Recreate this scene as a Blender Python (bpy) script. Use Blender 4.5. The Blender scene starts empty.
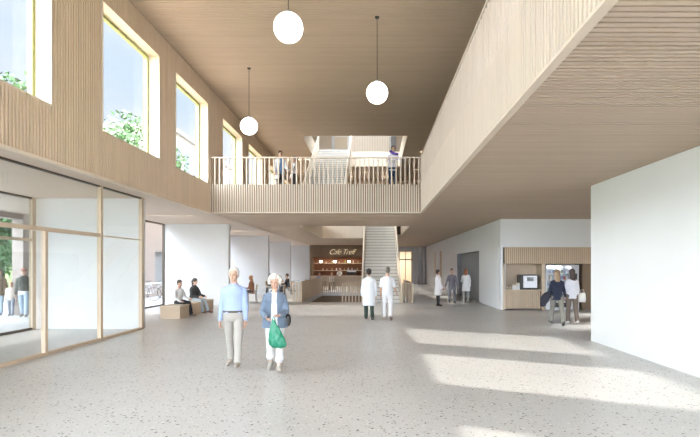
import bpy, bmesh, math, random
from mathutils import Vector, Matrix, noise
PI = math.pi
V = Vector
C = bpy.context.scene.collection
random.seed(7)

# ------------------------------------------------------------------ materials
def new_mat(name):
    m = bpy.data.materials.new(name); m.use_nodes = True
    nt = m.node_tree
    b = nt.nodes['Principled BSDF']
    return m, nt, b

def plain(name, col, rough=.6, metal=0, emit=None, estr=0, bump=0, bscale=40, var=0.06, vscale=6):
    m, nt, b = new_mat(name)
    b.inputs['Roughness'].default_value = rough
    b.inputs['Metallic'].default_value = metal
    tc = nt.nodes.new('ShaderNodeTexCoord')
    n = nt.nodes.new('ShaderNodeTexNoise'); n.inputs['Scale'].default_value = vscale; n.inputs['Detail'].default_value = 4
    nt.links.new(tc.outputs['Object'], n.inputs['Vector'])
    mr = nt.nodes.new('ShaderNodeMapRange'); mr.inputs['To Min'].default_value = 1 - var; mr.inputs['To Max'].default_value = 1 + var
    nt.links.new(n.outputs['Fac'], mr.inputs['Value'])
    mx = nt.nodes.new('ShaderNodeVectorMath'); mx.operation = 'SCALE'
    mx.inputs[0].default_value = col[:3]
    nt.links.new(mr.outputs[0], mx.inputs['Scale'])
    nt.links.new(mx.outputs[0], b.inputs['Base Color'])
    if bump:
        n2 = nt.nodes.new('ShaderNodeTexNoise'); n2.inputs['Scale'].default_value = bscale
        nt.links.new(tc.outputs['Object'], n2.inputs['Vector'])
        bp = nt.nodes.new('ShaderNodeBump'); bp.inputs['Strength'].default_value = bump; bp.inputs['Distance'].default_value = .01
        nt.links.new(n2.outputs['Fac'], bp.inputs['Height']); nt.links.new(bp.outputs[0], b.inputs['Normal'])
    if emit:
        b.inputs['Emission Color'].default_value = (*emit, 1); b.inputs['Emission Strength'].default_value = estr
    return m

def wood(name, col, scale=(1, 1, 1), var=.10, rough=.55):
    m, nt, b = new_mat(name)
    b.inputs['Roughness'].default_value = rough
    b.inputs['Specular IOR Level'].default_value = .3
    tc = nt.nodes.new('ShaderNodeTexCoord'); mp = nt.nodes.new('ShaderNodeMapping'); mp.inputs['Scale'].default_value = scale
    nt.links.new(tc.outputs['Object'], mp.inputs['Vector'])
    n = nt.nodes.new('ShaderNodeTexNoise'); n.inputs['Scale'].default_value = 3; n.inputs['Detail'].default_value = 6; n.inputs['Distortion'].default_value = .6
    nt.links.new(mp.outputs[0], n.inputs['Vector'])
    geo = nt.nodes.new('ShaderNodeNewGeometry')
    ad = nt.nodes.new('ShaderNodeMath'); ad.operation = 'ADD'
    mu = nt.nodes.new('ShaderNodeMath'); mu.operation = 'MULTIPLY'; mu.inputs[1].default_value = .45
    nt.links.new(geo.outputs['Random Per Island'], mu.inputs[0])
    nt.links.new(n.outputs['Fac'], ad.inputs[0]); nt.links.new(mu.outputs[0], ad.inputs[1])
    mr = nt.nodes.new('ShaderNodeMapRange'); mr.inputs['From Min'].default_value = .3; mr.inputs['From Max'].default_value = 1.15
    mr.inputs['To Min'].default_value = 1 - var; mr.inputs['To Max'].default_value = 1 + var
    nt.links.new(ad.outputs[0], mr.inputs['Value'])
    mx = nt.nodes.new('ShaderNodeVectorMath'); mx.operation = 'SCALE'; mx.inputs[0].default_value = col
    nt.links.new(mr.outputs[0], mx.inputs['Scale']); nt.links.new(mx.outputs[0], b.inputs['Base Color'])
    return m

def terrazzo():
    m, nt, b = new_mat('terrazzo')
    b.inputs['Roughness'].default_value = .30
    b.inputs['Specular IOR Level'].default_value = .45
    tc = nt.nodes.new('ShaderNodeTexCoord')
    n0 = nt.nodes.new('ShaderNodeTexNoise'); n0.inputs['Scale'].default_value = .6; n0.inputs['Detail'].default_value = 5
    nt.links.new(tc.outputs['Object'], n0.inputs['Vector'])
    r0 = nt.nodes.new('ShaderNodeValToRGB')
    r0.color_ramp.elements[0].position = .3; r0.color_ramp.elements[0].color = (.54, .53, .515, 1)
    r0.color_ramp.elements[1].position = .7; r0.color_ramp.elements[1].color = (.62, .61, .595, 1)
    nt.links.new(n0.outputs['Fac'], r0.inputs[0])
    cur = r0.outputs[0]
    wob = nt.nodes.new('ShaderNodeTexNoise'); wob.inputs['Scale'].default_value = 14
    nt.links.new(tc.outputs['Object'], wob.inputs['Vector'])
    mixv = nt.nodes.new('ShaderNodeMix'); mixv.data_type = 'VECTOR'; mixv.inputs['Factor'].default_value = .035
    nt.links.new(tc.outputs['Object'], mixv.inputs['A']); nt.links.new(wob.outputs['Color'], mixv.inputs['B'])
    for sc, ramp, lim in ((25, [(.0, (.09, .085, .08)), (.24, (.24, .19, .155)), (.40, (.74, .72, .69)), (.62, (.58, .57, .555))], .62),
                          (58, [(.0, (.24, .22, .21)), (.18, (.42, .37, .32)), (.34, (.78, .76, .73)), (.6, (.58, .57, .555))], .55)):
        vo = nt.nodes.new('ShaderNodeTexVoronoi'); vo.inputs['Scale'].default_value = sc
        nt.links.new(mixv.outputs['Result'], vo.inputs['Vector'])
        sp = nt.nodes.new('ShaderNodeSeparateColor'); nt.links.new(vo.outputs['Color'], sp.inputs[0])
        cr = nt.nodes.new('ShaderNodeValToRGB'); cr.color_ramp.interpolation = 'CONSTANT'
        els = cr.color_ramp.elements
        while len(els) < len(ramp): els.new(.5)
        for e, (p, c) in zip(els, ramp): e.position = p; e.color = (*c, 1)
        nt.links.new(sp.outputs[0], cr.inputs[0])
        # chip present where the cell's size draw allows it
        mu = nt.nodes.new('ShaderNodeMath'); mu.operation = 'MULTIPLY'; mu.inputs[1].default_value = .42
        nt.links.new(sp.outputs[1], mu.inputs[0])
        lt = nt.nodes.new('ShaderNodeMath'); lt.operation = 'LESS_THAN'
        nt.links.new(vo.outputs['Distance'], lt.inputs[0]); nt.links.new(mu.outputs[0], lt.inputs[1])
        l2 = nt.nodes.new('ShaderNodeMath'); l2.operation = 'LESS_THAN'; l2.inputs[1].default_value = lim
        nt.links.new(sp.outputs[0], l2.inputs[0])
        an = nt.nodes.new('ShaderNodeMath'); an.operation = 'MULTIPLY'
        nt.links.new(lt.outputs[0], an.inputs[0]); nt.links.new(l2.outputs[0], an.inputs[1])
        mx = nt.nodes.new('ShaderNodeMix'); mx.data_type = 'RGBA'
        nt.links.new(an.outputs[0], mx.inputs['Factor']); nt.links.new(cur, mx.inputs['A']); nt.links.new(cr.outputs[0], mx.inputs['B'])
        cur = mx.outputs['Result']
    nt.links.new(cur, b.inputs['Base Color'])
    return m

def glass(name, tint=(1, 1, 1), refl=1.0):
    m = bpy.data.materials.new(name); m.use_nodes = True; nt = m.node_tree; nt.nodes.clear()
    out = nt.nodes.new('ShaderNodeOutputMaterial'); mix = nt.nodes.new('ShaderNodeMixShader')
    tr = nt.nodes.new('ShaderNodeBsdfTransparent'); tr.inputs[0].default_value = (*tint, 1)
    gl = nt.nodes.new('ShaderNodeBsdfGlossy'); gl.inputs['Roughness'].default_value = .02
    fr = nt.nodes.new('ShaderNodeFresnel'); fr.inputs['IOR'].default_value = 1.45
    mu = nt.nodes.new('ShaderNodeMath'); mu.operation = 'MULTIPLY'; mu.inputs[1].default_value = refl
    nt.links.new(fr.outputs[0], mu.inputs[0]); nt.links.new(mu.outputs[0], mix.inputs[0])
    nt.links.new(tr.outputs[0], mix.inputs[1]); nt.links.new(gl.outputs[0], mix.inputs[2]); nt.links.new(mix.outputs[0], out.inputs[0])
    return m

M = {}
W = (.66, .515, .37)
M['wood_v'] = wood('light_oak_upright', (.70, .555, .405), (1.5, 1.5, .5), .07)
M['wood_h'] = wood('light_oak_along', W, (.6, 6, 6))
M['wood_plain'] = wood('light_oak_panel', (.63, .505, .38), (1.2, 1.2, 3), .06)
M['wood_light'] = wood('pale_oak', (.72, .61, .48), (3, 3, 1), .05)
M['wood_back'] = wood('dark_backing_oak', (.22, .155, .105), (2, 2, 2), .05)
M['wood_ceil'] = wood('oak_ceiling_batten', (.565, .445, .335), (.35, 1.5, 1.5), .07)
M['wood_ceil_shaded'] = wood('shade_toned_soffit_oak', (.46, .362, .275), (.35, 1.5, 1.5), .07)  # same oak as the upper battens, soffit shade darkened into the colour
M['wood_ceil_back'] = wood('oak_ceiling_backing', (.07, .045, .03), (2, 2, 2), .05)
M['wood_soffit'] = wood('oak_soffit_board', (.60, .485, .385), (.5, 5, 5), .07)
M['wood_cafe'] = wood('reddish_cafe_board', (.20, .085, .045), (2, 2, 2), .15)
M['terrazzo'] = terrazzo()
M['concrete'] = plain('pale_fair_faced_concrete', (.74, .74, .745), .75, bump=.15, bscale=9, var=.05, vscale=1.3)
M['white_wall'] = plain('white_washed_wall', (.82, .825, .83), .8, bump=.08, bscale=12, var=.03, vscale=.8)
M['door_grey'] = plain('grey_door_panel', (.27, .28, .29), .65, var=.05)
M['stair_grey'] = plain('pale_stair_concrete', (.70, .68, .64), .6, var=.05, vscale=3)
M['nosing'] = plain('dark_grey_nosing', (.40, .37, .345), .6)
M['frame_green'] = plain('yellow_green_window_frame', (.36, .39, .16), .5)
M['reveal'] = wood('pale_reveal_board', (.70, .60, .46), (2, 2, 2), .04)
M['dark'] = plain('dark_metal', (.035, .033, .03), .4)
M['shadowgap'] = plain('dark_brown_trim', (.10, .075, .055), .6)
M['glass'] = glass('clear_glass', (.985, .99, .99), .12)
M['glass_upper'] = glass('upper_window_glass', (.99, .995, .99), .04)
M['glass_entrance'] = glass('entrance_glass', (.78, .80, .80), .15)
M['globe'] = plain('white_opal_glass', (.9, .9, .9), .3, emit=(1, .98, .95), estr=4)
M['small_lamp'] = plain('warm_lamp_glass', (.9, .8, .7), .3, emit=(1, .85, .65), estr=14)
M['white'] = plain('white_enamel', (.8, .8, .8), .4)
M['steel'] = plain('brushed_steel', (.5, .5, .52), .35, .8)
M['paving'] = plain('pale_paving', (.42, .43, .45), .8, var=.06, vscale=2)
M['grass'] = plain('grass', (.30, .40, .16), .9, bump=.5, var=.2, vscale=3)
M['facade'] = plain('pinkish_plaster', (.40, .33, .295), .8, var=.03)
M['leafA'] = plain('tree_leaves', (.05, .12, .035), .6, var=.35, vscale=1.5)
M['leafB'] = plain('paler_tree_leaves', (.075, .155, .05), .6, var=.35, vscale=1.5)
M['bark'] = plain('tree_bark', (.10, .075, .055), .9, bump=.4)
M['winwall'] = plain('distant_pale_cladding', (.62, .55, .47), .8)
M['winroof'] = plain('distant_roof_edge', (.40, .36, .32), .8)
M['sign'] = plain('cream_sign_letters', (.85, .75, .5), .5, emit=(1, .85, .55), estr=.5)

# ------------------------------------------------------------------ mesh helpers
class MB:
    def __init__(s): s.v = []; s.f = []
    def add(s, vs, fs):
        o = len(s.v); s.v += [tuple(v) for v in vs]; s.f += [tuple(i + o for i in f) for f in fs]; return s
    def box(s, x0, x1, y0, y1, z0, z1):
        vs = [(x0, y0, z0), (x1, y0, z0), (x1, y1, z0), (x0, y1, z0), (x0, y0, z1), (x1, y0, z1), (x1, y1, z1), (x0, y1, z1)]
        return s.add(vs, [(0, 3, 2, 1), (4, 5, 6, 7), (0, 1, 5, 4), (1, 2, 6, 5), (2, 3, 7, 6), (3, 0, 4, 7)])
    def prism(s, poly, axis, a, b):
        # poly of 2D points (CCW), extruded along axis between a and b
        def p(q, t):
            return {'x': (t, q[0], q[1]), 'y': (q[0], t, q[1]), 'z': (q[0], q[1], t)}[axis]
        n = len(poly)
        vs = [p(q, a) for q in poly] + [p(q, b) for q in poly]
        fs = [tuple(range(n))[::-1], tuple(range(n, 2 * n))] + [(i, (i + 1) % n, (i + 1) % n + n, i + n) for i in range(n)]
        return s.add(vs, fs)
    def loft(s, rings, n=12, cap=True):
        # rings: (centre, axis1*r, axis2*r)
        vs = []; fs = []
        for c, a, b in rings:
            for i in range(n):
                t = 2 * PI * i / n
                vs.append(c + a * math.cos(t) + b * math.sin(t))
        for k in range(len(rings) - 1):
            for i in range(n):
                j = (i + 1) % n
                fs.append((k * n + i, k * n + j, (k + 1) * n + j, (k + 1) * n + i))
        if cap:
            fs.append(tuple(range(n))[::-1]); fs.append(tuple((len(rings) - 1) * n + i for i in range(n)))
        return s.add(vs, fs)
    def tube(s, pts, rad, n=10):
        pts = [V(p) for p in pts]
        if not hasattr(rad, '__len__'): rad = [rad] * len(pts)
        rings = []; up = None
        for i, p in enumerate(pts):
            d = (pts[min(i + 1, len(pts) - 1)] - pts[max(i - 1, 0)]).normalized()
            if up is None:
                up = V((0, 0, 1)) if abs(d.z) < .9 else V((0, 1, 0))
            a = d.cross(up).normalized(); b = a.cross(d).normalized(); up = b
            rings.append((p, a * rad[i], b * rad[i]))
        # rounded ends
        d0 = (pts[0] - pts[1]).normalized(); d1 = (pts[-1] - pts[-2]).normalized()
        r0, r1 = rings[0], rings[-1]
        rings = [(r0[0] + d0 * rad[0] * .7, r0[1] * .6, r0[2] * .6)] + rings + [(r1[0] + d1 * rad[-1] * .7, r1[1] * .6, r1[2] * .6)]
        return s.loft(rings, n)
    def ell(s, c, r, rot=None, n=14, m=9):
        c = V(c); rings = []
        R = rot or Matrix.Identity(3)
        for k in range(m):
            t = PI * (k + .35) / (m - .3)
            z = -math.cos(t) * r[2]; q = math.sin(t)
            rings.append((c + R @ V((0, 0, z)), R @ V((r[0] * q, 0, 0)), R @ V((0, r[1] * q, 0))))
        return s.loft(rings, n)
    def mesh(s, name):
        me = bpy.data.meshes.new(name); me.from_pydata(s.v, [], s.f); me.update(); return me
    def build(s, name, mat, parent=None, smooth=False, bevel=0):
        me = s.mesh(name); me.materials.append(mat)
        o = bpy.data.objects.new(name, me); C.objects.link(o)
        if parent: o.parent = parent
        bm = bmesh.new(); bm.from_mesh(me); bmesh.ops.recalc_face_normals(bm, faces=bm.faces); bm.to_mesh(me); bm.free()
        if smooth:
            for p in me.polygons: p.use_smooth = True
        if bevel:
            md = o.modifiers.new('bevel', 'BEVEL'); md.width = bevel; md.segments = 2; md.limit_method = 'ANGLE'
        return o

def tag(o, label, cat, group=None, kind=None):
    o['label'] = label; o['category'] = cat
    if group: o['group'] = group
    if kind: o['kind'] = kind
    return o
def empty(name, loc=(0, 0, 0), rz=0):
    o = bpy.data.objects.new(name, None); C.objects.link(o); o.location = loc; o.rotation_euler = (0, 0, rz); o.empty_display_size = .1
    return o
def struct(mb, name, mat, label, cat, parent=None):
    o = mb.build(name, mat, parent)
    return tag(o, label, cat, kind='structure') if parent is None else o

# scene numbers (metres; camera at the origin of X and Y)
XL, XG, XF = -5.8, -6.45, -9.4        # upper left wall, inner glass line, outer facade
XB = 1.64                              # right balcony front
XR = 5.06                              # right walls
ZC, ZU, ZT = 3.63, 4.50, 8.05          # soffit, upper floor, upper ceiling
YB = 17.3                              # far balcony front
Y0, Y1 = -7.0, 48.0                    # room ends
HX0, HX1, HY0, HY1 = -3.5, 1.64, 23.0, 33.0
P = .08

# ------------------------------------------------------------------ people
def meshify(mb, voxel, name, smooth_it=2, wr=0, wf=8, wseed=0):
    me = mb.mesh('tmp'); o = bpy.data.objects.new('tmp', me); C.objects.link(o)
    r = o.modifiers.new('r', 'REMESH'); r.mode = 'VOXEL'; r.voxel_size = voxel; r.use_smooth_shade = True
    s = o.modifiers.new('s', 'SMOOTH'); s.factor = .5; s.iterations = smooth_it
    dg = bpy.context.evaluated_depsgraph_get()
    m2 = bpy.data.meshes.new_from_object(o.evaluated_get(dg)); m2.name = name
    bpy.data.objects.remove(o); bpy.data.meshes.remove(me)
    if wr:
        for v in m2.vertices:
            p = v.co * wf + V((wseed, 0, 0)); p.z *= .6
            v.co += v.normal * noise.noise(p) * wr
    for p in m2.polygons: p.use_smooth = True
    return m2

_mc = {}
def cloth(col, rough=.85):
    k = tuple(round(c, 3) for c in col)
    if k not in _mc: _mc[k] = plain('cloth_%d' % len(_mc), col, rough, bump=.15, bscale=60, var=.08, vscale=9)
    return _mc[k]
SKIN = plain('skin', (.60, .37, .27), .5, var=.05); SKIN.node_tree.nodes['Principled BSDF'].inputs['Subsurface Weight'].default_value = .05
EYE = plain('eye_dark', (.05, .035, .03), .3); LIP = plain('lips', (.42, .17, .14), .5)

def person(label, loc, face, H=1.72, lean=0, legs=((0, 0, 0), (0, 0, 0)), arms=((0, .12, .1, 0), (0, .12, .1, 0)),
           top=(.8, .8, .8), sleeve=1, bottom=(.1, .1, .1), kind_b='trousers', coat=None, coat_len=.45, open_coat=False, hair=(.1, .06, .04), style='short',
           shoes=(.05, .04, .04), fem=0, seat=None, turn=0, nod=0, near=False, belt=None, glasses=False, group=None, bulk=1.0, bare_leg=0, collar=False, hat=None):
    s = H / 1.75; vox = (.0085 if near else .014 if loc[1] < 17 and loc[1] > 12 else .019)
    root = empty('person', loc, face); tag(root, label, 'person', group)
    pz = .93; sh = .185 - .022 * fem; hipw = .088 + .008 * fem
    Rl = Matrix.Rotation(lean, 3, 'X')           # forward is -Y
    pel = V((0, 0, pz))
    T = lambda x, y, z: pel + Rl @ V((x, y, z))
    limb = []
    zmin = 9
    for i, sg in enumerate((1, -1)):
        a, k, out = legs[i]
        hip = V((sg * hipw, 0, pz - .01))
        d = V((sg * out, -math.sin(a), -math.cos(a))).normalized()
        knee = hip + d * .425
        g = a - k
        d2 = V((sg * out * .4, -math.sin(g), -math.cos(g))).normalized()
        ank = knee + d2 * .415
        q = max(0, -g) * .9 if g < 0 else -g * .5
        if seat is not None: q = 0
        fd = V((sg * .12, -math.cos(q), -math.sin(q))).normalized()
        fu = V((0, -math.sin(q), math.cos(q)))
        heel = ank - fd * .05 - fu * .065; ball = ank + fd * .12 - fu * .07; toe = ank + fd * .19 - fu * .065
        limb.append((hip, knee, ank, heel, ball, toe, fd, fu))
        zmin = min(zmin, heel.z - .012, ball.z - .012, toe.z - .01)
    dz = -zmin
    if seat is not None: dz = seat / s + .085 - pz + .01
    sc = Matrix.Diagonal((s, s, s)); 
    off = V((0, 0, dz))
    X, Y, Z = V((1, 0, 0)), V((0, 1, 0)), V((0, 0, 1))
    RX, RY = Rl @ X, Rl @ Y
    def fin(mb):
        mb.v = [tuple((V(v) + off) * s) for v in mb.v]; return mb
    # arms
    arm = []
    for i, sg in enumerate((1, -1)):
        a, ab, e, inn = arms[i]
        sp = T(sg * (sh - .012), 0, .392)
        d = (Rl @ V((sg * math.sin(ab), -math.sin(a) * math.cos(ab), -math.cos(a) * math.cos(ab)))).normalized()
        el = sp + d * .285
        d2 = V((sg * math.sin(ab) - sg * inn, -math.sin(a + e), -math.cos(a + e))).normalized()
        wr = el + d2 * .25
        arm.append((sp, el, wr, d2, sg))
    TR = [(-.10, .155, .115), (0, .165, .122), (.12, .146 - .012 * fem, .108), (.25, .152 - .006 * fem, .112 + .008 * fem), (.34, .170 - .008 * fem, .120 + .012 * fem), (.40, .160 - .01 * fem, .110), (.44, .128, .092), (.475, .088, .072), (.505, .064, .060), (.53, .057, .056), (.60, .052, .056)]
    TR = [(z, rx * bulk, ry * bulk) if z < .5 else (z, rx, ry) for z, rx, ry in TR]
    def torso(mb, g, z0=-.2, z1=9, extra=None):
        rr = [(T(0, 0, z), RX * (rx + g), RY * (ry + g)) for z, rx, ry in TR if z0 <= z <= z1]
        mb.loft((extra or []) + rr, 18)
    # body: one continuous surface
    b = MB(); torso(b, -.004)
    Rh = Matrix.Rotation(turn, 3, 'Z') @ Matrix.Rotation(lean * .4 + nod, 3, 'X')
    hc = T(0, -.016, .658)
    hd = lambda x, y, z: hc + Rh @ V((x, y, z))
    b.ell(hd(0, .012, .025), (.080, .098, .098), Rh); b.ell(hd(0, -.022, -.045), (.061, .071, .074), Rh)
    b.ell(hd(0, -.062, -.088), (.026, .022, .022), Rh)
    b.ell(hd(0, -.098, -.022), (.013, .020, .026), Rh)
    for sg in (1, -1):
        b.ell(hd(sg * .078, .012, -.012), (.010, .020, .032), Rh)
        b.ell(hd(sg * .036, -.066, -.035), (.024, .018, .022), Rh)
    b.tube([T(0, .012, .48), T(0, .008, .56), hd(0, .012, -.05)], [.062, .052, .05], 12)
    for sp, el, wr, d2, sg in arm:
        b.tube([T(sg * sh * .35, 0, .435), sp, sp.lerp(el, .5), el, el.lerp(wr, .3), wr], [.036, .047, .043, .036, .038, .026], 12)
        # palm
        w = V((0, -1, 0)) - d2 * d2.dot(V((0, -1, 0)))
        if w.length < .35: w = Z - d2 * d2.z
        w.normalize(); n = d2.cross(w)
        if n.x * sg > 0: n = -n
        Rm = Matrix((w, n, d2)).transposed()
        b.ell(wr + d2 * .045, (.040, .017, .055), Rm)
    for hip, knee, ank, heel, ball, toe, fd, fu in limb:
        b.tube([hip, hip.lerp(knee, .5), knee, knee.lerp(ank, .3), ank], [.085, .070, .052, .053, .036], 14)
        b.tube([heel + fu * .03, ank + fd * .05 - fu * .035, ball + fu * .012, toe + fu * .008], [.033, .034, .030, .022], 10)
    fin(b)
    bme = meshify(b, vox * s, 'person_body', 2)
    # fingers, rooted inside the palm
    fb = MB()
    for sp, el, wr, d2, sg in arm:
        w = V((0, -1, 0)) - d2 * d2.dot(V((0, -1, 0)))
        if w.length < .35: w = Z - d2 * d2.z
        w.normalize(); n = d2.cross(w)
        if n.x * sg > 0: n = -n
        for q, ln in ((-.028, .058), (-.010, .074), (.010, .078), (.028, .070)):
            r = wr + d2 * .075 + w * q
            k1 = r + (d2 * .85 + n * .3).normalized() * (ln * .5); k2 = k1 + (d2 * .6 + n * .8).normalized() * (ln * .32); k3 = k2 + (d2 * .2 + n).normalized() * (ln * .22)
            fb.tube([r, k1, k2, k3], [.0095, .009, .008, .0065], 6)
        r = wr + d2 * .028 + w * .022
        k1 = r + (w * .75 + d2 * .6 + n * .3).normalized() * .035; k2 = k1 + (d2 * .9 + n * .45 + w * .1).normalized() * .030
        fb.tube([r, k1, k2], [.012, .0105, .008], 6)
    fin(fb)
    bm = bmesh.new(); bm.from_mesh(bme); fm = fb.mesh('f'); bm.from_mesh(fm); bm.to_mesh(bme); bm.free(); bpy.data.meshes.remove(fm)
    for p in bme.polygons: p.use_smooth = True
    bme.materials.append(SKIN)
    bo = bpy.data.objects.new('body', bme); C.objects.link(bo); bo.parent = root
    sd = random.random() * 50
    def garment(mb, name, col, voxk=1, wr=.006, wf=11, it=2):
        fin(mb); me = meshify(mb, vox * s * voxk, name, it, wr * s, wf, sd)
        me.materials.append(cloth(col)); o = bpy.data.objects.new(name, me); C.objects.link(o); o.parent = root; return o
    # trousers or skirt
    if kind_b == 'trousers' or kind_b == 'cropped':
        t = MB()
        t.loft([(pel + V((0, 0, z)), X * (rx * bulk), Y * (ry * bulk)) for z, rx, ry in ((-.15, .125, .10), (-.09, .168, .128), (0, .170, .128), (.07, .160, .120))], 18)
        for hip, knee, ank, *_ in limb:
            e = ank if kind_b == 'trousers' else knee.lerp(ank, .72)
            w = .066 if kind_b == 'trousers' else .085
            t.tube([hip + V((0, 0, -.02)), hip.lerp(knee, .5), knee, knee.lerp(ank, .5), e], [.096, .088, .070, .066, w], 14)
        garment(t, 'trousers', bottom)
    else:
        t = MB(); kn = (limb[0][1] + limb[1][1]) / 2; an = (limb[0][2] + limb[1][2]) / 2
        t.loft([(an.lerp(kn, .18), X * .20, Y * .17), (kn, X * .185, Y * .165), (pel + V((0, 0, -.2)), X * .178, Y * .15), (pel, X * .172, Y * .128), (pel + V((0, 0, .08)), X * .155, Y * .115)], 20)
        garment(t, 'skirt', bottom)
    # shirt
    t = MB()
    zb = -.10 if belt is None else -.0
    ext = [] if belt is not None else [(T(0, 0, -.15), RX * (.172 * bulk), RY * (.13 * bulk))]
    torso(t, .012, zb, .50, ext)
    for sp, el, wr, d2, sg in arm:
        if sleeve == 1: t.tube([T(sg * sh * .35, 0, .435), sp, sp.lerp(el, .5), el, el.lerp(wr, .5), el.lerp(wr, .93)], [.046, .057, .058, .053, .046, .040], 12)
        elif sleeve == .5: t.tube([T(sg * sh * .35, 0, .435), sp, sp.lerp(el, .5), sp.lerp(el, .85)], [.046, .057, .062, .060], 12)
    if collar:
        t.loft([(T(0, .0, .475), RX * .088, RY * .078), (T(0, .004, .508), RX * .074, RY * .070)], 14)
    garment(t, 'shirt', top)
    if belt is not None:
        t = MB(); t.loft([(T(0, 0, z), RX * (.1715 * bulk + .004), RY * (.128 * bulk + .006)) for z in (.005, .04)], 18)
        fin(t); o = t.build('belt', cloth(belt, .4), root, True)
    if coat is not None:
        t = MB(); kn = (limb[0][1] + limb[1][1]) / 2
        ce = pel.lerp(kn, 1) if coat_len > .3 else pel
        lo = V((ce.x * .7, ce.y * .5, pz - coat_len))
        rr = [(lo, X * (.215 * bulk), Y * .175), (lo.lerp(pel, .5), X * (.20 * bulk), Y * .16)]
        torso(t, .026, -.02, .50, rr)
        for sp, el, wr, d2, sg in arm:
            t.tube([T(sg * sh * .35, 0, .435), sp, sp.lerp(el, .5), el, el.lerp(wr, .5), wr.lerp(el, .08)], [.056, .066, .070, .064, .056, .050], 12)
        t.loft([(T(0, .006, .46), RX * .105, RY * .09), (T(0, .01, .525), RX * .074, RY * .072)], 14)
        o = garment(t, 'coat', coat, wr=.009, wf=8)
        if open_coat:
            bm = bmesh.new(); bm.from_mesh(o.data)
            kill = [v for v in bm.verts if abs(v.co.x) < (.045 + .05 * max(0, 1.25 * s - v.co.z)) * s and v.co.y < -.02 and v.co.z < 1.50 * s and v.co.z > .2]
            bmesh.ops.delete(bm, geom=kill, context='VERTS'); bm.to_mesh(o.data); bm.free()
            md = o.modifiers.new('thick', 'SOLIDIFY'); md.thickness = .01; md.offset = -1
    # shoes
    for hip, knee, ank, heel, ball, toe, fd, fu in limb:
        t = MB(); 
        t.tube([heel + fu * .032 + fd * .0, ank + fd * .05 - fu * .032, ball + fu * .018, toe + fu * .010], [.043, .045, .041, .029], 12)
        side = fd.cross(fu)
        t.loft([(heel + fd * .065 + fu * z, fd * .125, side * .042) for z in (-.012, .012)], 16)
        if bare_leg == 0: t.tube([ank - fu * .03, ank + fu * .03], [.045, .042], 10)
        fin(t); me = meshify(t, vox * s * .8, 'shoe', 1); me.materials.append(cloth(shoes, .5)); o = bpy.data.objects.new('shoe', me); C.objects.link(o); o.parent = root
    # hair
    t = MB()
    if style == 'short':
        t.ell(hd(0, .024, .043), (.089, .103, .096), Rh); t.ell(hd(0, .058, -.015), (.078, .060, .07), Rh)
    elif style == 'thin':
        t.ell(hd(0, .030, .040), (.091, .103, .097), Rh); t.ell(hd(0, .058, -.02), (.081, .064, .07), Rh)
        for sg in (1, -1): t.ell(hd(sg * .07, .015, .02), (.022, .045, .045), Rh)
    elif style == 'curly':
        for i in range(60):
            u = random.uniform(0, 2 * PI); w_ = random.uniform(-.45, 1)
            r = math.sqrt(max(0, 1 - w_ * w_)); x, y, z = r * math.cos(u) * .104, .02 + r * math.sin(u) * .112, .032 + w_ * .105
            if y < -.045 and z < .055: continue
            t.ell(hd(x, y, z), (.032, .032, .032), Rh, 8, 6)
        t.ell(hd(0, .03, .03), (.09, .095, .095), Rh)
    elif style in ('long', 'bob', 'tail'):
        t.ell(hd(0, .022, .038), (.092, .107, .100), Rh)
        L = {'long': .36, 'bob': .17, 'tail': .10}[style]
        t.loft([(hd(0, .05, .06), Rh @ V((.085, 0, 0)), Rh @ V((0, .06, 0))), (hd(0, .06, -.05), Rh @ V((.084, 0, 0)), Rh @ V((0, .058, 0))),
                (hd(0, .085, -.05 - L * .55), X * .086, Y * .045), (hd(0, .10, -.05 - L), X * .065, Y * .030)], 14)
        if style == 'tail': t.tube([hd(0, .10, .05), hd(0, .15, 0), hd(0, .14, -.14)], [.03, .035, .015])
    elif style == 'bun':
        t.ell(hd(0, .024, .042), (.090, .104, .096), Rh); t.ell(hd(0, .10, .07), (.04, .04, .04), Rh); t.ell(hd(0, .055, -.015), (.074, .058, .06), Rh)
    fin(t); me = meshify(t, vox * s * .8, 'hair', 1, .006 * s, 40 if style != 'long' else 22, sd); me.materials.append(cloth(hair, .6)); o = bpy.data.objects.new('hair', me); C.objects.link(o); o.parent = root
    if hat is not None:
        t = MB(); t.ell(hd(0, .012, .06), (.094, .108, .075), Rh); t.ell(hd(0, -.09, .05), (.065, .07, .012), Rh); fin(t); t.build('cap', cloth(hat), root, True)
    # eyes, brows, mouth
    for sg in (1, -1):
        t = MB(); t.ell(hd(sg * .031, -.085, .006), (.013, .008, .007), Rh, 8, 6); fin(t); t.build('eye', EYE, root, True)
    t = MB(); t.ell(hd(0, -.088, -.060), (.022, .008, .006), Rh, 8, 6); fin(t); t.build('mouth', LIP, root, True)
    if glasses:
        t = MB()
        for sg in (1, -1):
            pts = [hd(sg * .033 + .023 * math.cos(u), -.098, .004 + .018 * math.sin(u)) for u in [i * PI / 6 for i in range(13)]]
            t.tube(pts, .0022, 5); t.tube([hd(sg * .056, -.098, .008), hd(sg * .078, -.02, .008)], .002, 5)
        t.tube([hd(-.01, -.100, .008), hd(.01, -.100, .008)], .002, 5)
        fin(t); t.build('glasses', M['dark'], root)
    root['_h'] = H
    hands = [(Matrix.Rotation(face, 3, 'Z') @ ((a[2] + a[3] * .09 + off) * s)) + V(loc) for a in arm]
    del root['_h']
    return root, hands

def pix(x, yf):   # where a floor point stands, from the measured photo geometry
    Y = 857.5 / (yf - 266); return ((x - 374) / 490 * Y, Y, 0)

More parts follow.
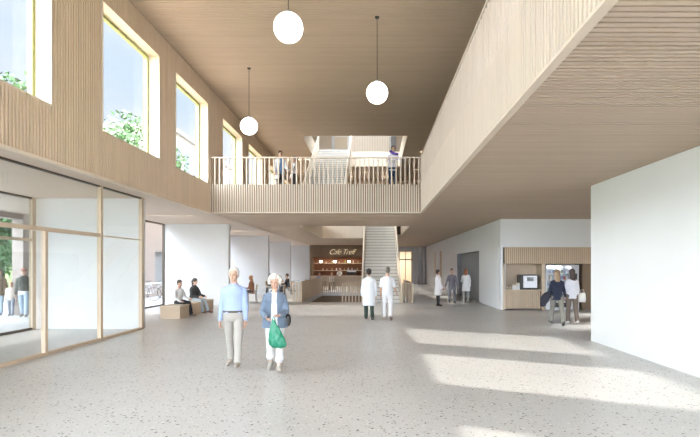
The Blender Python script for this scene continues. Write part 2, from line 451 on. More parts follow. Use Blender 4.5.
# the couple in front
person('elderly white-haired man in pale blue shirt and beige trousers walking forward', (-2.43, 8.5, 0), 0, 1.745,
       legs=((.26, .06, .05), (-.18, .16, .05)), arms=((.10, .13, .15, .06), (-.06, .14, .18, .05)), top=(.36, .45, .66), bottom=(.42, .39, .355), hair=(.60, .58, .54), style='thin',
       shoes=(.40, .35, .30), near=True, belt=(.10, .075, .06), bulk=1.12, collar=True, nod=.08)
_, hw = person('elderly woman in blue-grey cardigan and white trousers holding a green carrier bag', (-1.66, 8.2, 0), .1, 1.61,
       legs=((.20, .06, .0), (-.16, .16, .0)), arms=((.25, .20, 1.15, .62), (.22, .2, 1.0, .60)), top=(.72, .72, .74), bottom=(.70, .69, .70), kind_b='cropped',
       coat=(.15, .195, .265), coat_len=.16, open_coat=True, hair=(.62, .59, .53), style='curly', shoes=(.42, .38, .33), fem=1, near=True, bulk=1.12, turn=-.1)
hp = (hw[0] + hw[1]) / 2
bag = empty('carrier_bag', (hp.x + .03, hp.y - .07, hp.z)); tag(bag, 'green plastic carrier bag held by the elderly woman', 'bag')
t = MB(); rings = []
for z, rx, ry, dx in ((-.02, .012, .01, 0), (-.10, .05, .03, .01), (-.20, .095, .05, .03), (-.32, .13, .065, .05), (-.42, .135, .065, .07), (-.46, .09, .04, .08)):
    rings.append((V((dx, 0, z)), V((rx, 0, 0)), V((0, ry, 0))))
t.loft(rings, 18); me = meshify(t, .008, 'bag_body', 1, .014, 18, 3); me.materials.append(plain('green_plastic', (.02, .22, .125), .4))
o = bpy.data.objects.new('bag_body', me); C.objects.link(o); o.parent = bag
t = MB(); t.tube([(-.03, 0, -.11), (-.012, 0, .0), (.0, .0, .04), (.02, 0, .0), (.05, 0, -.12)], .007, 6); t.build('bag_handle', o.data.materials[0], bag, True)
# hand bag under the arm
hb = empty('shoulder_bag', (-1.45, 8.25, .84)); tag(hb, 'dark shoulder bag behind the green carrier bag', 'bag')
t = MB(); t.ell((0, 0, 0), (.055, .05, .11)); t.build('bag_body', M['dark'], hb, True); t = MB(); t.tube([(0, 0, .1), (-.03, .0, .3), (-.06, .0, .50)], .008, 6); t.build('strap', M['dark'], hb, True)

# medical staff by the stairs
person('person in long white coat and dark green trousers walking away, black hair', pix(369, 320), PI + .05, 1.68,
       legs=((.16, .06, .02), (-.12, .14, .02)), top=(.8, .82, .85), coat=(.74, .76, .80), coat_len=.46, bottom=(.035, .055, .045), hair=(.02, .016, .014), bulk=1.05)
person('grey-haired nurse all in white tunic and trousers walking away beside the stairs', pix(387.5, 320), PI - .05, 1.74,
       legs=((.20, .10, .02), (-.14, .35, .02)), arms=((.0, .16, .3, .1), (.1, .2, .7, -.1)), top=(.76, .76, .79), sleeve=.5, bottom=(.76, .75, .77), hair=(.22, .19, .16), style='short', shoes=(.35, .28, .24), bulk=1.05)
# group before the grey doors
person('woman in white coat and black trousers standing side-on, dark bun', pix(438, 306), PI / 2 + .3, 1.62,
       legs=((.05, 0, .02), (-.05, .02, .02)), arms=((.2, .1, .6, .2), (.1, .1, .5, .2)), coat=(.82, .80, .82), coat_len=.42, bottom=(.02, .02, .025), hair=(.06, .04, .035), style='bun', fem=1)
person('man in grey suit walking forward out of the grey doors', pix(452, 303.5), 0.0, 1.66,
       legs=((.22, .08, .02), (-.1, .45, .02)), arms=((.1, .25, .3, .0), (-.1, .3, .3, .0)), top=(.17, .16, .19), bottom=(.17, .165, .19), hair=(.02, .018, .016), shoes=(.03, .03, .03))
person('woman with red hair and white coat before the grey doors', pix(466, 303), PI - .3, 1.64,
       legs=((.06, .02, .02), (-.06, .04, .02)), arms=((.5, .3, 1.2, .2), (.1, .1, .4, .1)), coat=(.80, .80, .80), coat_len=.34, bottom=(.28, .28, .26), hair=(.35, .12, .05), style='bob', fem=1)
# vending machine pair
p8 = pix(557, 325.5)
_, h8 = person('woman with long fair hair and navy top carrying a dark jacket at vending machine', p8, PI - .1, 1.66,
       legs=((.30, .05, .03), (-.22, .15, .05)), arms=((.1, .18, .9, .1), (.1, .25, .6, -.1)), top=(.02, .025, .05), bottom=(.24, .225, .195), hair=(.30, .20, .12), style='long', fem=1, shoes=(.05, .045, .04))
p9 = pix(572, 324)
_, h9 = person('woman with long dark hair, white top and brown trousers at vending machine', p9, PI + .05, 1.68,
       legs=((.10, .02, .0), (-.12, .12, .0)), arms=((.1, .2, .9, -.1), (.0, .15, .4, .1)), top=(.80, .80, .86), bottom=(.17, .13, .105), hair=(.07, .045, .04), style='long', fem=1, shoes=(.75, .72, .7))
jk = MB(); c = V((p8[0] - .33, p8[1] - .03, .92))
jk.loft([(c + V((.10, 0, .08)), V((.06, 0, 0)), V((0, .06, 0))), (c + V((.02, 0, .0)), V((.13, 0, 0)), V((0, .08, 0))), (c + V((-.05, 0, -.18)), V((.13, 0, 0)), V((0, .08, 0))), (c + V((-.10, 0, -.36)), V((.08, 0, 0)), V((0, .05, 0)))], 16)
me = meshify(jk, .014, 'jacket', 1, .03, 12, 5); me.materials.append(cloth((.03, .03, .045))); o = bpy.data.objects.new('jacket', me); C.objects.link(o)
tag(o, 'dark jacket draped over the arm of the fair-haired woman', 'jacket')
tb = empty('tote_bag', (p9[0] + .30, p9[1] - .02, .86)); tag(tb, 'small white bag hanging from the arm of the dark-haired woman', 'bag')
t = MB(); t.loft([(V((0, 0, z)), V((rx, 0, 0)), V((0, .05, 0))) for z, rx in ((-.2, .10), (-.1, .115), (.08, .09))], 12); t.build('bag_body', cloth((.8, .79, .76)), tb, True)
t = MB(); t.tube([(-.06, 0, .06), (-.03, 0, .18), (.04, 0, .18), (.06, 0, .06)], .008, 6); t.build('bag_handle', cloth((.8, .79, .76)), tb)

# upstairs
person('person in open white coat and dark trousers standing behind the far balcony railing', (-3.60, 18.8, ZU), .5, 1.70,
       top=(.16, .28, .48), arms=((.3, .2, .9, .3), (.1, .2, .4, .1)), coat=(.84, .85, .88), coat_len=.36, open_coat=True, bottom=(.06, .055, .06), hair=(.04, .03, .025))
person('slim person in white tunic and black trousers turned towards colleague upstairs', (-3.14, 19.3, ZU), -1.2, 1.62,
       top=(.80, .80, .82), bottom=(.03, .03, .035), hair=(.06, .04, .03), style='tail', fem=1, arms=((.5, .1, .9, .1), (.1, .1, .3, .1)))
person('person in white shirt and dark blue jeans leaning on far balcony railing upstairs', (.70, 18.05, ZU), .1, 1.70, lean=.12,
       top=(.80, .79, .84), bottom=(.03, .055, .10), hair=(.10, .08, .07), arms=((.7, .35, .9, .3), (.7, .35, .9, .3)), bulk=1.1)
sc_ = MB(); sc_.tube([(.60, 17.93, ZU + 1.44), (.70, 17.84, ZU + 1.36), (.86, 17.86, ZU + 1.33)], [.05, .055, .045], 10)
o = sc_.build('scarf', cloth((.10, .06, .30)), None, True); tag(o, 'purple scarf over the shoulder of the person leaning on the railing', 'scarf')

# seated pair on the bench
person('person in white shirt and black trousers sitting on front end of wooden bench', (-6.86, 17.15, 0), PI / 2 - .45, 1.68, lean=.12, seat=.43,
       legs=((1.45, 1.25, .10), (1.40, 1.75, .05)), arms=((.5, .15, .9, .25), (.3, .1, .8, .3)), top=(.82, .82, .82), bottom=(.025, .025, .028), hair=(.10, .07, .05), shoes=(.30, .25, .22))
person('person in black jacket and pale jeans sitting with crossed ankles on wooden bench', (-6.80, 18.45, 0), PI / 2 - .35, 1.72, lean=.10, seat=.43,
       legs=((1.45, 1.05, .05), (1.42, 1.25, -.04)), arms=((.5, .15, .9, .3), (.4, .1, 1.0, .3)), top=(.3, .3, .3), coat=(.03, .032, .035), coat_len=.05, bottom=(.36, .42, .47), hair=(.05, .04, .03), style='tail', fem=1, shoes=(.10, .05, .04))

# cafe guests
def seated(label, x, y, f, **k):
    person(label, (x, y, 0), f, k.pop('H', 1.68), lean=.08, seat=.45, legs=((1.42, 1.45, .06), (1.42, 1.55, .06)), arms=((.6, .12, .9, .2), (.5, .12, .8, .2)), **k)
seated('guest with orange hair and rust jumper seated at round cafe table', -5.95, 23.9, -1.2, top=(.42, .20, .12), bottom=(.12, .09, .08), hair=(.60, .28, .12), style='bob', fem=1)
seated('dark-haired guest in grey top sitting at the rear cafe table, left side', -6.28, 29.6, PI / 2, top=(.16, .15, .16), bottom=(.08, .08, .09), hair=(.05, .04, .035))
seated('guest in black jacket sitting at the rear cafe table, right side', -5.20, 29.6, -PI / 2, top=(.03, .03, .035), bottom=(.06, .06, .07), hair=(.05, .04, .04))
seated('guest in bright blue top sitting behind the stairwell railing', -3.95, 35.6, .1, top=(.10, .22, .50), bottom=(.05, .08, .2), hair=(.30, .20, .14))
seated('guest in white top sitting behind the stairwell railing', -3.05, 35.6, -.1, top=(.78, .74, .70), bottom=(.30, .2, .14), hair=(.45, .25, .14), fem=1)
person('barista in white shirt standing behind the cafe counter', (-3.05, 43.2, 0), 0, 1.62, top=(.85, .82, .78), bottom=(.05, .05, .05), hair=(.35, .25, .18), sleeve=.5, arms=((.5, .2, 1.0, .2), (.4, .2, .9, .2)))

# outside
person('person in dark olive jacket and light jeans walking outside behind the glass', pix(24, 317.5), .35, 1.70,
       legs=((.22, .06, .03), (-.16, .25, .03)), coat=(.075, .075, .06), coat_len=.02, bottom=(.42, .50, .60), hair=(.12, .08, .06), hat=(.40, .16, .12), shoes=(.2, .15, .12))
person('child with fair hair and grey trousers walking beside adult outside', pix(11, 316), .3, 1.22,
       legs=((.18, .06, .03), (-.1, .2, .03)), top=(.62, .52, .44), bottom=(.25, .26, .30), hair=(.45, .28, .14), style='bob')
person('person in brown-olive coat walking outside at the photo left edge', pix(-1, 316), .2, 1.68,
       legs=((.15, .06, .03), (-.1, .2, .03)), coat=(.14, .09, .05), coat_len=.2, bottom=(.35, .42, .5), hair=(.10, .07, .05))

# ------------------------------------------------------------------ battens
def battens_y(mb, x0, x1, z0, z1, ya, yb, w=.042, holes=()):
    y = ya
    while y < yb - w:
        segs = [(z0, z1)]
        for hy0, hy1, hz0, hz1 in holes:
            if y + w > hy0 and y < hy1:
                segs = [(z0, hz0), (hz1, z1)]
        for a, b in segs:
            if b - a > .02: mb.box(x0, x1, y, y + w, a, b)
        y += P
def battens_x(mb, y0, y1, z0, z1, xa, xb, w=.045, step=P):
    x = xa
    while x < xb - w:
        mb.box(x, x + w, y0, y1, z0, z1); x += step
def ceil_battens(mb, z0, z1, ya, yb, spans, w=.055):
    y = ya
    while y < yb:
        for (xa, xb, sy0, sy1) in spans:
            if sy0 <= y < sy1 - w: mb.box(xa, xb, y, y + w, z0, z1)
        y += P

# ------------------------------------------------------------------ left upper wall and windows
wins = []
for k in range(-2, 4):
    for b0 in (10.45, 14.32):
        a = b0 + 8.3 * k
        if a > Y0 + .5 and a + 2.8 < Y1: wins.append((a, a + 2.8))
WZ0, WZ1 = 4.62, 7.44
holes = [(a - .005, b + .005, WZ0, WZ1) for a, b in wins]
t = MB(); battens_y(t, XL - .06, XL, ZC, ZT, Y0, Y1, holes=holes)
wl = MB()
xa, xb = XL - .45, XL - .06
segs = sorted(wins); yy = Y0
wl.box(xa, xb, Y0, Y1, ZC + .1, WZ0); wl.box(xa, xb, Y0, Y1, WZ1, ZT + .9)
for a, b in segs:
    if a > yy: wl.box(xa, xb, yy, a, WZ0, WZ1)
    yy = b
wl.box(xa, xb, yy, Y1, WZ0, WZ1)
wo = struct(wl, 'wall_left', M['wood_back'], 'upper left wall clad in vertical light oak slats with deep windows', 'wall')
t.build('slat_cladding', M['wood_v'], wo)
t = MB(); t.box(XL - .05, XL + .015, Y0, YB, ZC - .03, ZC + .02); t.build('edge_trim', M['wood_light'], wo)
for i, (a, b) in enumerate(wins):
    r = MB()
    d = .03
    r.box(XL - .40, XL + .012, a, a + d, WZ0, WZ1); r.box(XL - .40, XL + .012, b - d, b, WZ0, WZ1)
    r.box(XL - .40, XL + .012, a + d, b - d, WZ0, WZ0 + d); r.box(XL - .40, XL + .012, a + d, b - d, WZ1 - d, WZ1)
    w = empty('window_%d' % (i + 1), (0, 0, 0)); w['kind'] = 'structure'; w['category'] = 'window'
    w['label'] = 'upper storey window with yellow-green frame and deep pale wood reveal'; w['group'] = 'windows in the upper left wall'
    r.build('reveal', M['reveal'], w)
    f = MB(); x0, x1 = XL - .37, XL - .28; d2 = .10
    f.box(x0, x1, a + d, a + d2, WZ0 + d, WZ1 - d); f.box(x0, x1, b - d2, b - d, WZ0 + d, WZ1 - d)
    f.box(x0, x1, a + d2, b - d2, WZ0 + d, WZ0 + d2); f.box(x0, x1, a + d2, b - d2, WZ1 - d2, WZ1 - d)
    f.build('window_frame', M['frame_green'], w)
    g = MB(); g.box(XL - .335, XL - .325, a + d2, b - d2, WZ0 + d2, WZ1 - d2); g.build('pane', M['glass_upper'], w)

# ------------------------------------------------------------------ soffits and ceilings
# low soffit on the left (smooth boards) over vestibule and fins
t = MB(); 

SY = (18.3, 26.5, 34.8, 42.3); ya_ = Y0  # slots cut to hide the added fill lights
t.box(XF - .1, -9.2, Y0, Y1, ZC, ZC + .35); t.box(-6.75, XL - .06, Y0, Y1, ZC, ZC + .35)
for y_ in SY:
    t.box(-9.2, -6.75, ya_, y_ - .03, ZC, ZC + .35); ya_ = y_ + .03
t.box(-9.2, -6.75, ya_, Y1, ZC, ZC + .35)
t.box(-9.2, -6.75, SY[0] - .2, SY[-1] + .2, ZC + .35, ZC + .38)
t.box(XF - 3.3, XF - .1, Y0, 17.6, ZC - .02, ZC + .3)
struct(t, 'ceiling_left', M['wood_soffit'], 'low pale wood soffit above the glass vestibule and bench', 'ceiling')
# slab around the voids
t = MB()
t.box(XB + .082, 14, Y0, Y1, ZC + .07, ZU)
t.box(XL - .04, XB + .082, YB + .082, HY0, ZC + .07, ZU)
t.box(XL - .04, HX0, HY0, HY1, ZC + .07, ZU)
t.box(-.62, XB + .082, 30.35, HY1, ZC + .07, ZU)
t.box(XL - .04, XB + .082, HY1, Y1, ZC + .07, ZU)
co = struct(t, 'ceiling_lower', M['wood_ceil_back'], 'slatted oak underside of the upper floor with stair opening', 'ceiling')
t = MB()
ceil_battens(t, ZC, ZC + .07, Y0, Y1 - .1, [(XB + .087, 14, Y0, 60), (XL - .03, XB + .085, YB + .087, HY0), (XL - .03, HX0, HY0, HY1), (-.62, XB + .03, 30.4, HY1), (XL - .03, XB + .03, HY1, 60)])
t.build('ceiling_slats', M['wood_ceil_shaded'], co)
# clean wooden edge round the opening
t = MB(); t.box(HX0 + .002, HX0 + .03, HY0 + .002, HY1 - .002, ZC - .01, ZU + .02); t.box(HX0 + .03, HX1, HY0 + .002, HY0 + .03, ZC - .01, ZU + .02)
t.box(HX0 + .03, -.62, HY1 - .03, HY1 - .002, ZC - .01, ZU + .02); t.box(HX1 + .01, HX1 + .04, HY0, 30.35, ZC - .01, ZU + .02)
t.build('opening_edge', M['wood_light'], co)
# upper ceiling
t = MB()
CY0 = 23.7
t.box(XL - .4, 14, Y0, CY0, ZT + .07, ZT + .9); t.box(XL - .4, HX0, CY0, Y1, ZT + .07, ZT + .9); t.box(HX1, 14, CY0, Y1, ZT + .07, ZT + .9)
t.box(HX0, -1.45, 30.6, Y1, ZT + .07, ZT + .9); t.box(-1.45, HX1, 31.0, Y1, ZT + .07, ZT + .9)
co = struct(t, 'ceiling_upper', M['wood_ceil_back'], 'high slatted oak ceiling over the hall', 'ceiling')
t = MB(); ceil_battens(t, ZT, ZT + .07, Y0, Y1 - .1, [(XL - .0, 14, Y0, CY0), (XL, HX0, CY0, 60), (HX1, 14, CY0, 60), (HX0, HX1, 31.05, 60)])
t.build('ceiling_slats', M['wood_ceil'], co)
t = MB(); t.box(HX1 - .03, HX1, CY0, 31, ZT - .01, ZT + .92); t.box(HX0, HX0 + .03, CY0, 31, ZT - .01, ZT + .92); t.box(HX0, HX1, CY0, CY0 + .03, ZT - .01, ZT + .92); t.box(-1.45, HX1 - .03, 30.95, 31.0, ZT - .01, ZT + .92)
t.build('opening_edge', M['wood_light'], co)
# second floor room round the open void, open to the sky through a rooflight
t = MB(); z0, z1 = ZT + .9, 12.2
t.box(-6.1, -5.8, 20, 37, z0, z1); t.box(5, 5.3, 20, 37, z0, z1); t.box(-5.8, 5, 20, 20.3, z0, z1); t.box(-5.8, 5, 36, 36.3, z0, z1)
struct(t, 'wall_second_floor', M['wood_light'], 'pale wooden walls of the top storey seen through the ceiling opening', 'wall')
dt = empty('door_5'); tag(dt, 'pale glazed door on the top landing above the upper stairs', 'door', kind='structure')
t = MB(); t.box(-3.1, -1.75, 35.9, 35.98, ZT + .9, 11.4); t.build('door_frame', M['white_wall'], dt)
t = MB(); t.box(-2.9, -1.95, 35.86, 35.9, ZT + 1.1, 11.2); t.build('door_leaf', M['reveal'], dt)
t = MB(); t.box(1.12, 1.60, 35.8, 35.9, ZT + .9, 11.6); struct(t, 'window_top_storey', M['door_grey'], 'dark slatted opening at right of the topmost balustrade', 'window')
t = MB(); t.box(-6.1, 5.3, 20, 26, z1, z1 + .3); t.box(-6.1, 5.3, 31, 36.3, z1, z1 + .3); t.box(-6.1, -3.2, 26, 31, z1, z1 + .3); t.box(1.4, 5.3, 26, 31, z1, z1 + .3)
ro = struct(t, 'ceiling_top', M['white_wall'], 'white top ceiling with large rooflight', 'ceiling')
t = MB(); t.box(-3.2, 1.4, 26, 31, z1 + .1, z1 + .13); t.build('rooflight_pane', M['glass'], ro)
# top landing balustrade
def pickets(name, label, along, fixed, a, b, z0, zs, z1, side, parent=None, bottom_trim=True, solid=True):
    root = empty(name, (0, 0, 0)); tag(root, label, 'balustrade')
    n = 0
    s_, p_, r_, b_, k_ = MB(), MB(), MB(), MB(), MB()
    q = a
    while q < b - .04:
        if along == 'y': bx = lambda mb, za, zb: mb.box(fixed, fixed + .055, q, q + .040, za, zb)
        else: bx = lambda mb, za, zb: mb.box(q, q + .040, fixed, fixed + .055, za, zb)
        if solid: bx(s_, z0, zs)
        if n % 2 == 0: bx(p_, zs, z1 - .04)
        q += P; n += 1
    if along == 'y':
        r_.box(fixed - .01, fixed + .06, a, b, z1 - .04, z1); b_.box(fixed - .012, fixed + .012, a, b, z0 - .012, z0 + .02); b_.box(fixed + .012, fixed + .085, a, b, z0 - .008, z0 - .001)
        k_.box(fixed + .055, fixed + .08, a, b, z0, zs)
    else:
        r_.box(a, b, fixed - .01, fixed + .06, z1 - .04, z1); b_.box(a, b, fixed - .012, fixed + .012, z0 - .012, z0 + .02); b_.box(a, b, fixed + .012, fixed + .085, z0 - .008, z0 - .001)
        k_.box(a, b, fixed + .055, fixed + .08, z0, zs)
    if solid:
        s_.build('slatted_fascia', M['wood_bal'], root); k_.build('backing_panel', M['wood_fascia_back'], root)
    p_.build('picket_row', M['wood_bal'], root); r_.build('top_rail', M['wood_bal'], root)
    if bottom_trim: b_.build('bottom_trim', M['wood_bal'], root)
    return root
M['wood_fascia_back'] = wood('fascia_backing_oak', (.20, .145, .10), (2, 2, 2), .05)  # backing colour darkened to paint in shadow between the slats
M['wood_bal'] = wood('pale_oak_balustrade', (.62, .525, .425), (1, 1, .5), .05)
pickets('balustrade', 'long slatted balustrade along the right-hand upper gallery', 'y', XB, Y0, YB, ZC, 4.64, 5.60, 1)
pickets('balustrade', 'slatted balustrade across the far balcony, facing the hall', 'x', YB, XL, XB, ZC, 4.64, 5.60, 1)
pickets('balustrade', 'topmost slatted balustrade seen through the ceiling opening', 'x', 31.0, -1.4, 1.1, ZT + .86, ZT + .90, 9.98, 1, solid=True)
pickets('balustrade', 'slatted balustrade beside stair opening on the balcony floor, right side', 'y', HX1 + .05, HY0, 30.3, ZU, ZU + .05, 5.55, 1)

# upper rear wall, upper end walls
t = MB(); t.box(XL, 14, 36.0, 36.25, ZU, ZT)
wo = struct(t, 'wall_back_upper', M['wood_plain'], 'pale wooden wall at the back of the upper storey', 'wall')
t = MB(); battens_x(t, 35.96, 36.0, ZU, ZT, XL, 14); t.build('slat_cladding', M['wood_v'], wo)
t = MB(); t.box(10, 10.25, Y0, Y1, ZU, ZT); struct(t, 'wall_right_upper', M['wood_plain'], 'wooden wall behind the right-hand upper gallery', 'wall')

# ------------------------------------------------------------------ floor
t = MB()
for (x0, x1, y0, y1) in ((XF, HX0, Y0, 50), (HX0, 14, Y0, 23.8), (HX0, 14, HY1, 50), (-.62, 14, 23.8, HY1)):
    t.box(x0, x1, y0, y1, -.25, 0)
fl = struct(t, 'floor', M['terrazzo'], 'pale grey terrazzo floor with dark and brown chips', 'floor')
# stairwell down
t = MB(); t.box(HX0 - .2, HX0, 23.8, HY1, -3.2, -.25); t.box(HX0, -.62, HY1, HY1 + .2, -3.2, -.25); t.box(-.62, -.42, 23.8, HY1, -3.2, -.25); t.box(HX0, -.62, 23.6, 23.8, -3.2, -.25); t.box(HX0 - .2, -.42, 23.6, HY1 + .2, -3.4, -3.2)
struct(t, 'wall_stairwell', M['wood_back'], 'brown walls of the stairwell going down', 'wall')
st = empty('staircase', (0, 0, 0)); tag(st, 'flight of steps going down inside the railed stairwell', 'staircase')
for i in range(17):
    s_ = MB(); y = 24.0 + .28 * i; s_.box(HX0 + .02, -.64, y, y + .28, -.17 * (i + 1) - .2, -.17 * (i + 1)); s_.build('step', M['stair_grey'], st)

def flight(label, x0, x1, y0, z0, n, rise, run, solid_h=.92, xs=.07):
    root = empty('staircase', (0, 0, 0)); tag(root, label, 'staircase')
    for i in range(n):
        s_ = MB(); y = y0 + run * i; z = z0 + rise * (i + 1)
        s_.prism([(y, z), (y, z - rise - .10), (y + run, z - .10), (y + run + .0, z)], 'x', x0, x1)
        st_ = s_.build('step', M['stair_grey'], root)
        s_ = MB(); s_.box(x0 + .01, x1 - .01, y - .02, y + .04, z - .035, z + .004); s_.build('nosing', M['nosing'], st_)
    L = n * run
    for xa in (x0 - xs, x1):
        s_ = MB(); s_.prism([(y0 - .15, z0 - .0), (y0 + L, z0 + n * rise - .32), (y0 + L, z0 + n * rise + solid_h), (y0 - .15, z0 + solid_h)], 'x', xa, xa + xs)
        s_.build('side_panel', M['wood_light'], root)
    return root
flight('grey stair flight with wooden side panels rising from hall to balcony floor', -.53, 1.22, 23.4, 0, 26, ZU / 26, .27)
flight('upper stair flight with wooden side panels rising from balcony floor to top storey', -3.42, -1.47, 23.5, ZU, 26, (ZT + .9 - ZU) / 26, .27)
# balustrades round the stairwell on the ground floor
def lowrail(label, x0, x1, y0, y1, h=.95, solid=False, step=.16):
    root = empty('railing', (0, 0, 0)); tag(root, label, 'railing')
    r_ = MB(); r_.box(x0, x1, y0, y1, h - .05, h); r_.build('top_rail', M['wood_plain'], root)
    if solid:
        r_ = MB(); r_.box(x0 + .01, x1 - .01, y0, y1, 0, h - .05); r_.build('side_panel', M['wood_plain'], root); return
    r_ = MB()
    if x1 - x0 > y1 - y0:
        x = x0
        while x < x1 - .04: r_.box(x, x + .055, y0 + .005, y1 - .005, 0, h - .05); x += step
    else:
        y = y0
        while y < y1 - .04: r_.box(x0 + .005, x1 - .005, y, y + .055, 0, h - .05); y += step
    r_.build('picket_row', M['wood_plain'], root)
lowrail('short picket railing left of the stairwell entrance', -3.95, -3.56, 23.75, 23.82)
lowrail('solid wooden side railing along the left edge of the stairwell', -3.56, -3.48, 23.75, 33.1, 1.0, True)
lowrail('picket railing between stairwell entrance and the grey stairs', -1.56, -.62, 23.75, 23.82)
lowrail('rear picket railing of the stairwell in front of the cafe', -3.48, -.62, 33.02, 33.10, 1.08, False, .13)
lowrail('short picket railing right of the grey stairs', 1.33, 1.85, 23.35, 23.42)
lowrail('railing running back along right side of the grey stairs', 1.78, 1.85, 23.42, 30)

# ------------------------------------------------------------------ walls ground floor
t = MB(); t.box(5.09, 5.45, Y0, 11.5, 0, ZC)
struct(t, 'wall_right', M['white_wall'], 'large white-washed concrete wall in the right foreground', 'wall')
VX0, VX1 = 5.15, 9.0
t = MB(); t.box(XR, VX0, 19.6, 19.9, 0, ZC); t.box(VX0, VX1, 19.6, 19.9, 2.5, ZC); t.box(VX1, 14, 19.6, 19.9, 0, ZC)
t.box(VX0 - .1, VX0, 19.9, 20.7, 0, 2.6)
DY0, DY1, DZ = 23.6, 29.8, 2.48
t.box(XR, XR + .3, 19.9, DY0, 0, ZC); t.box(XR, XR + .3, DY0, DY1, DZ, ZC); t.box(XR, XR + .3, DY1, 36.6, 0, ZC)
t.box(XR, XR + .3, 36.6, 37.8, 2.9, ZC); t.box(XR, XR + .3, 37.8, 40.2, 0, ZC); t.box(XR, XR + .3, 40.2, 41.2, 2.9, ZC); t.box(XR, XR + .3, 41.2, Y1, 0, ZC)
struct(t, 'wall_hall_right', M['white_wall'], 'pale concrete wall with vending niche and grey door recess', 'wall')
t = MB(); t.box(14, 14.3, Y0, 50, 0, ZT); struct(t, 'wall_right_end', M['white_wall'], 'far right-hand end wall beyond the hall', 'wall')
d = empty('door_1', (0, 0, 0)); tag(d, 'tall grey double door in the recess of the right wall', 'door', kind='structure')
t = MB(); t.box(XR + .22, XR + .28, DY0, (DY0 + DY1) / 2 - .01, 0, DZ); t.build('door_leaf', M['door_grey'], d)
t = MB(); t.box(XR + .22, XR + .28, (DY0 + DY1) / 2 + .01, DY1, 0, DZ); t.build('door_leaf', M['door_grey'], d)
t = MB(); t.box(XR + .0, XR + .22, DY1 - .03, DY1, 0, DZ); t.box(XR, XR + .22, DY0, DY1 - .03, DZ - .03, DZ); t.build('door_frame', M['door_grey'], d)
for k in (-.12, .12):
    t = MB(); yy = (DY0 + DY1) / 2 + k; t.tube([(XR + .22, yy, 1.0), (XR + .15, yy, 1.0), (XR + .15, yy, 1.3), (XR + .22, yy, 1.3)], .015, 6); t.build('door_handle', M['steel'], d)
for i, (a, b) in enumerate(((36.6, 37.8), (40.2, 41.2))):
    t = MB(); t.box(XR + .03, XR + .09, a, b, 0, 2.9); o = struct(t, 'door_%d' % (i + 2), M['wood_plain'], ('nearer' if i == 0 else 'farther') + ' of the two narrow wooden doors far down the right wall', 'door')
# concrete fins on the left
for i, (y, xr) in enumerate(((13.62, -6.5), (21.9, -6.5), (30.7, -6.62), (38.4, -6.55), (46.0, -6.05))):
    t = MB(); t.box(XF, xr, y, y + .3, 0, ZC)
    nm = ('beside the glass vestibule', 'behind the bench', 'second behind the bench', 'third behind the bench', 'nearest the cafe')[i]
    struct(t, 'wall_fin', M['concrete'], 'pale concrete fin wall ' + nm, 'wall')
# back wall of ground floor, pierced by lit glazed opening on the right
t = MB(); t.box(XF, 2.45, Y1, Y1 + .3, 0, ZC + .3); t.box(2.45, 3.72, Y1, Y1 + .3, 3.15, ZC + .3); t.box(3.72, 14, Y1, Y1 + .3, 0, ZC + .3)
for k in range(4): t.box(3.8 + k * .32, 3.95 + k * .32, Y1 - .18 - .1 * k, Y1, 0, ZC)
struct(t, 'wall_back', M['concrete'], 'concrete back wall with ribs beside the lit glazed doorway', 'wall')
d = empty('door_4', (0, 0, 0)); tag(d, 'glazed doorway to the bright room at the far end of hall', 'door', kind='structure')
t = MB()
for x in (2.45, 3.05, 3.66): t.box(x, x + .06, Y1 + .05, Y1 + .12, 0, 3.15)
t.box(2.45, 3.72, Y1 + .05, Y1 + .12, 2.33, 2.43); t.build('door_frame', M['shadowgap'], d)
t = MB(); t.box(2.45, 3.72, Y1 + .08, Y1 + .09, 0, 3.15); t.build('pane', M['glass'], d)
t = MB(); t.box(0, 6, 53, 53.2, 0, 3.6); t.box(-.2, 0, Y1 + .3, 53.2, 0, 3.6); t.box(6, 6.2, Y1 + .3, 53.2, 0, 3.6); t.box(-.2, 6.2, Y1 + .3, 53.2, 3.6, 3.8); t.box(-.2, 6.2, 50, 53.2, -.2, 0)
struct(t, 'wall_far_room', M['wood_light'], 'pale walls of the lit room beyond the far doorway', 'wall')

# behind the camera: tall glazed front
wf = empty('window_front', (0, 0, 0)); tag(wf, 'tall glazed front behind the viewer', 'window', kind='structure')
t = MB()
for k in range(13): x = XF + k * 1.95; t.box(x, x + .08, Y0 - .1, Y0, 0, ZT)
t.box(XF, 14, Y0 - .1, Y0, 0, .08); t.box(XF, 14, Y0 - .1, Y0, 2.45, 2.53)
t.build('window_frame', M['wood_plain'], wf)
t = MB(); t.box(XF, 14, Y0 - .06, Y0 - .05, 0, ZT); t.build('pane', M['glass'], wf)

# ------------------------------------------------------------------ glass vestibule
YV = 13.6
g = empty('glass_partition', (0, 0, 0)); tag(g, 'wood-framed glass partition of the entrance vestibule at left', 'glass partition')
for y in (13.56, 11.53, 7.5, 3.5, -.5):
    t = MB(); t.box(XG - .04, XG + .05, y - .05, y + .05, 0, ZC); t.build('post', M['wood_plain'], g)
t = MB(); t.box(XG - .035, XG + .045, 9.55, 9.63, .06, 2.43); t.build('mullion', M['wood_plain'], g)
t = MB(); t.box(XG - .035, XG + .045, 5.5, 5.58, .06, 2.43); t.build('mullion', M['wood_plain'], g)
t = MB(); t.box(XG - .035, XG + .045, -5.0, 11.48, 2.43, 2.51); t.build('transom', M['wood_plain'], g)
t = MB(); t.box(XG - .02, XG + .02, 11.58, 13.5, 2.45, 2.48); t.build('slim_transom', M['wood_light'], g)
t = MB(); t.box(XG - .035, XG + .045, -5.0, 13.5, 0, .06); t.build('bottom_rail', M['wood_plain'], g)
t = MB(); t.box(XG - .035, XG + .045, -5.0, 13.5, ZC - .03, ZC); t.build('top_rail', M['shadowgap'], g)
t = MB(); t.box(XG, XG + .01, -5.0, 13.5, .06, ZC - .03); t.build('pane', M['glass'], g)
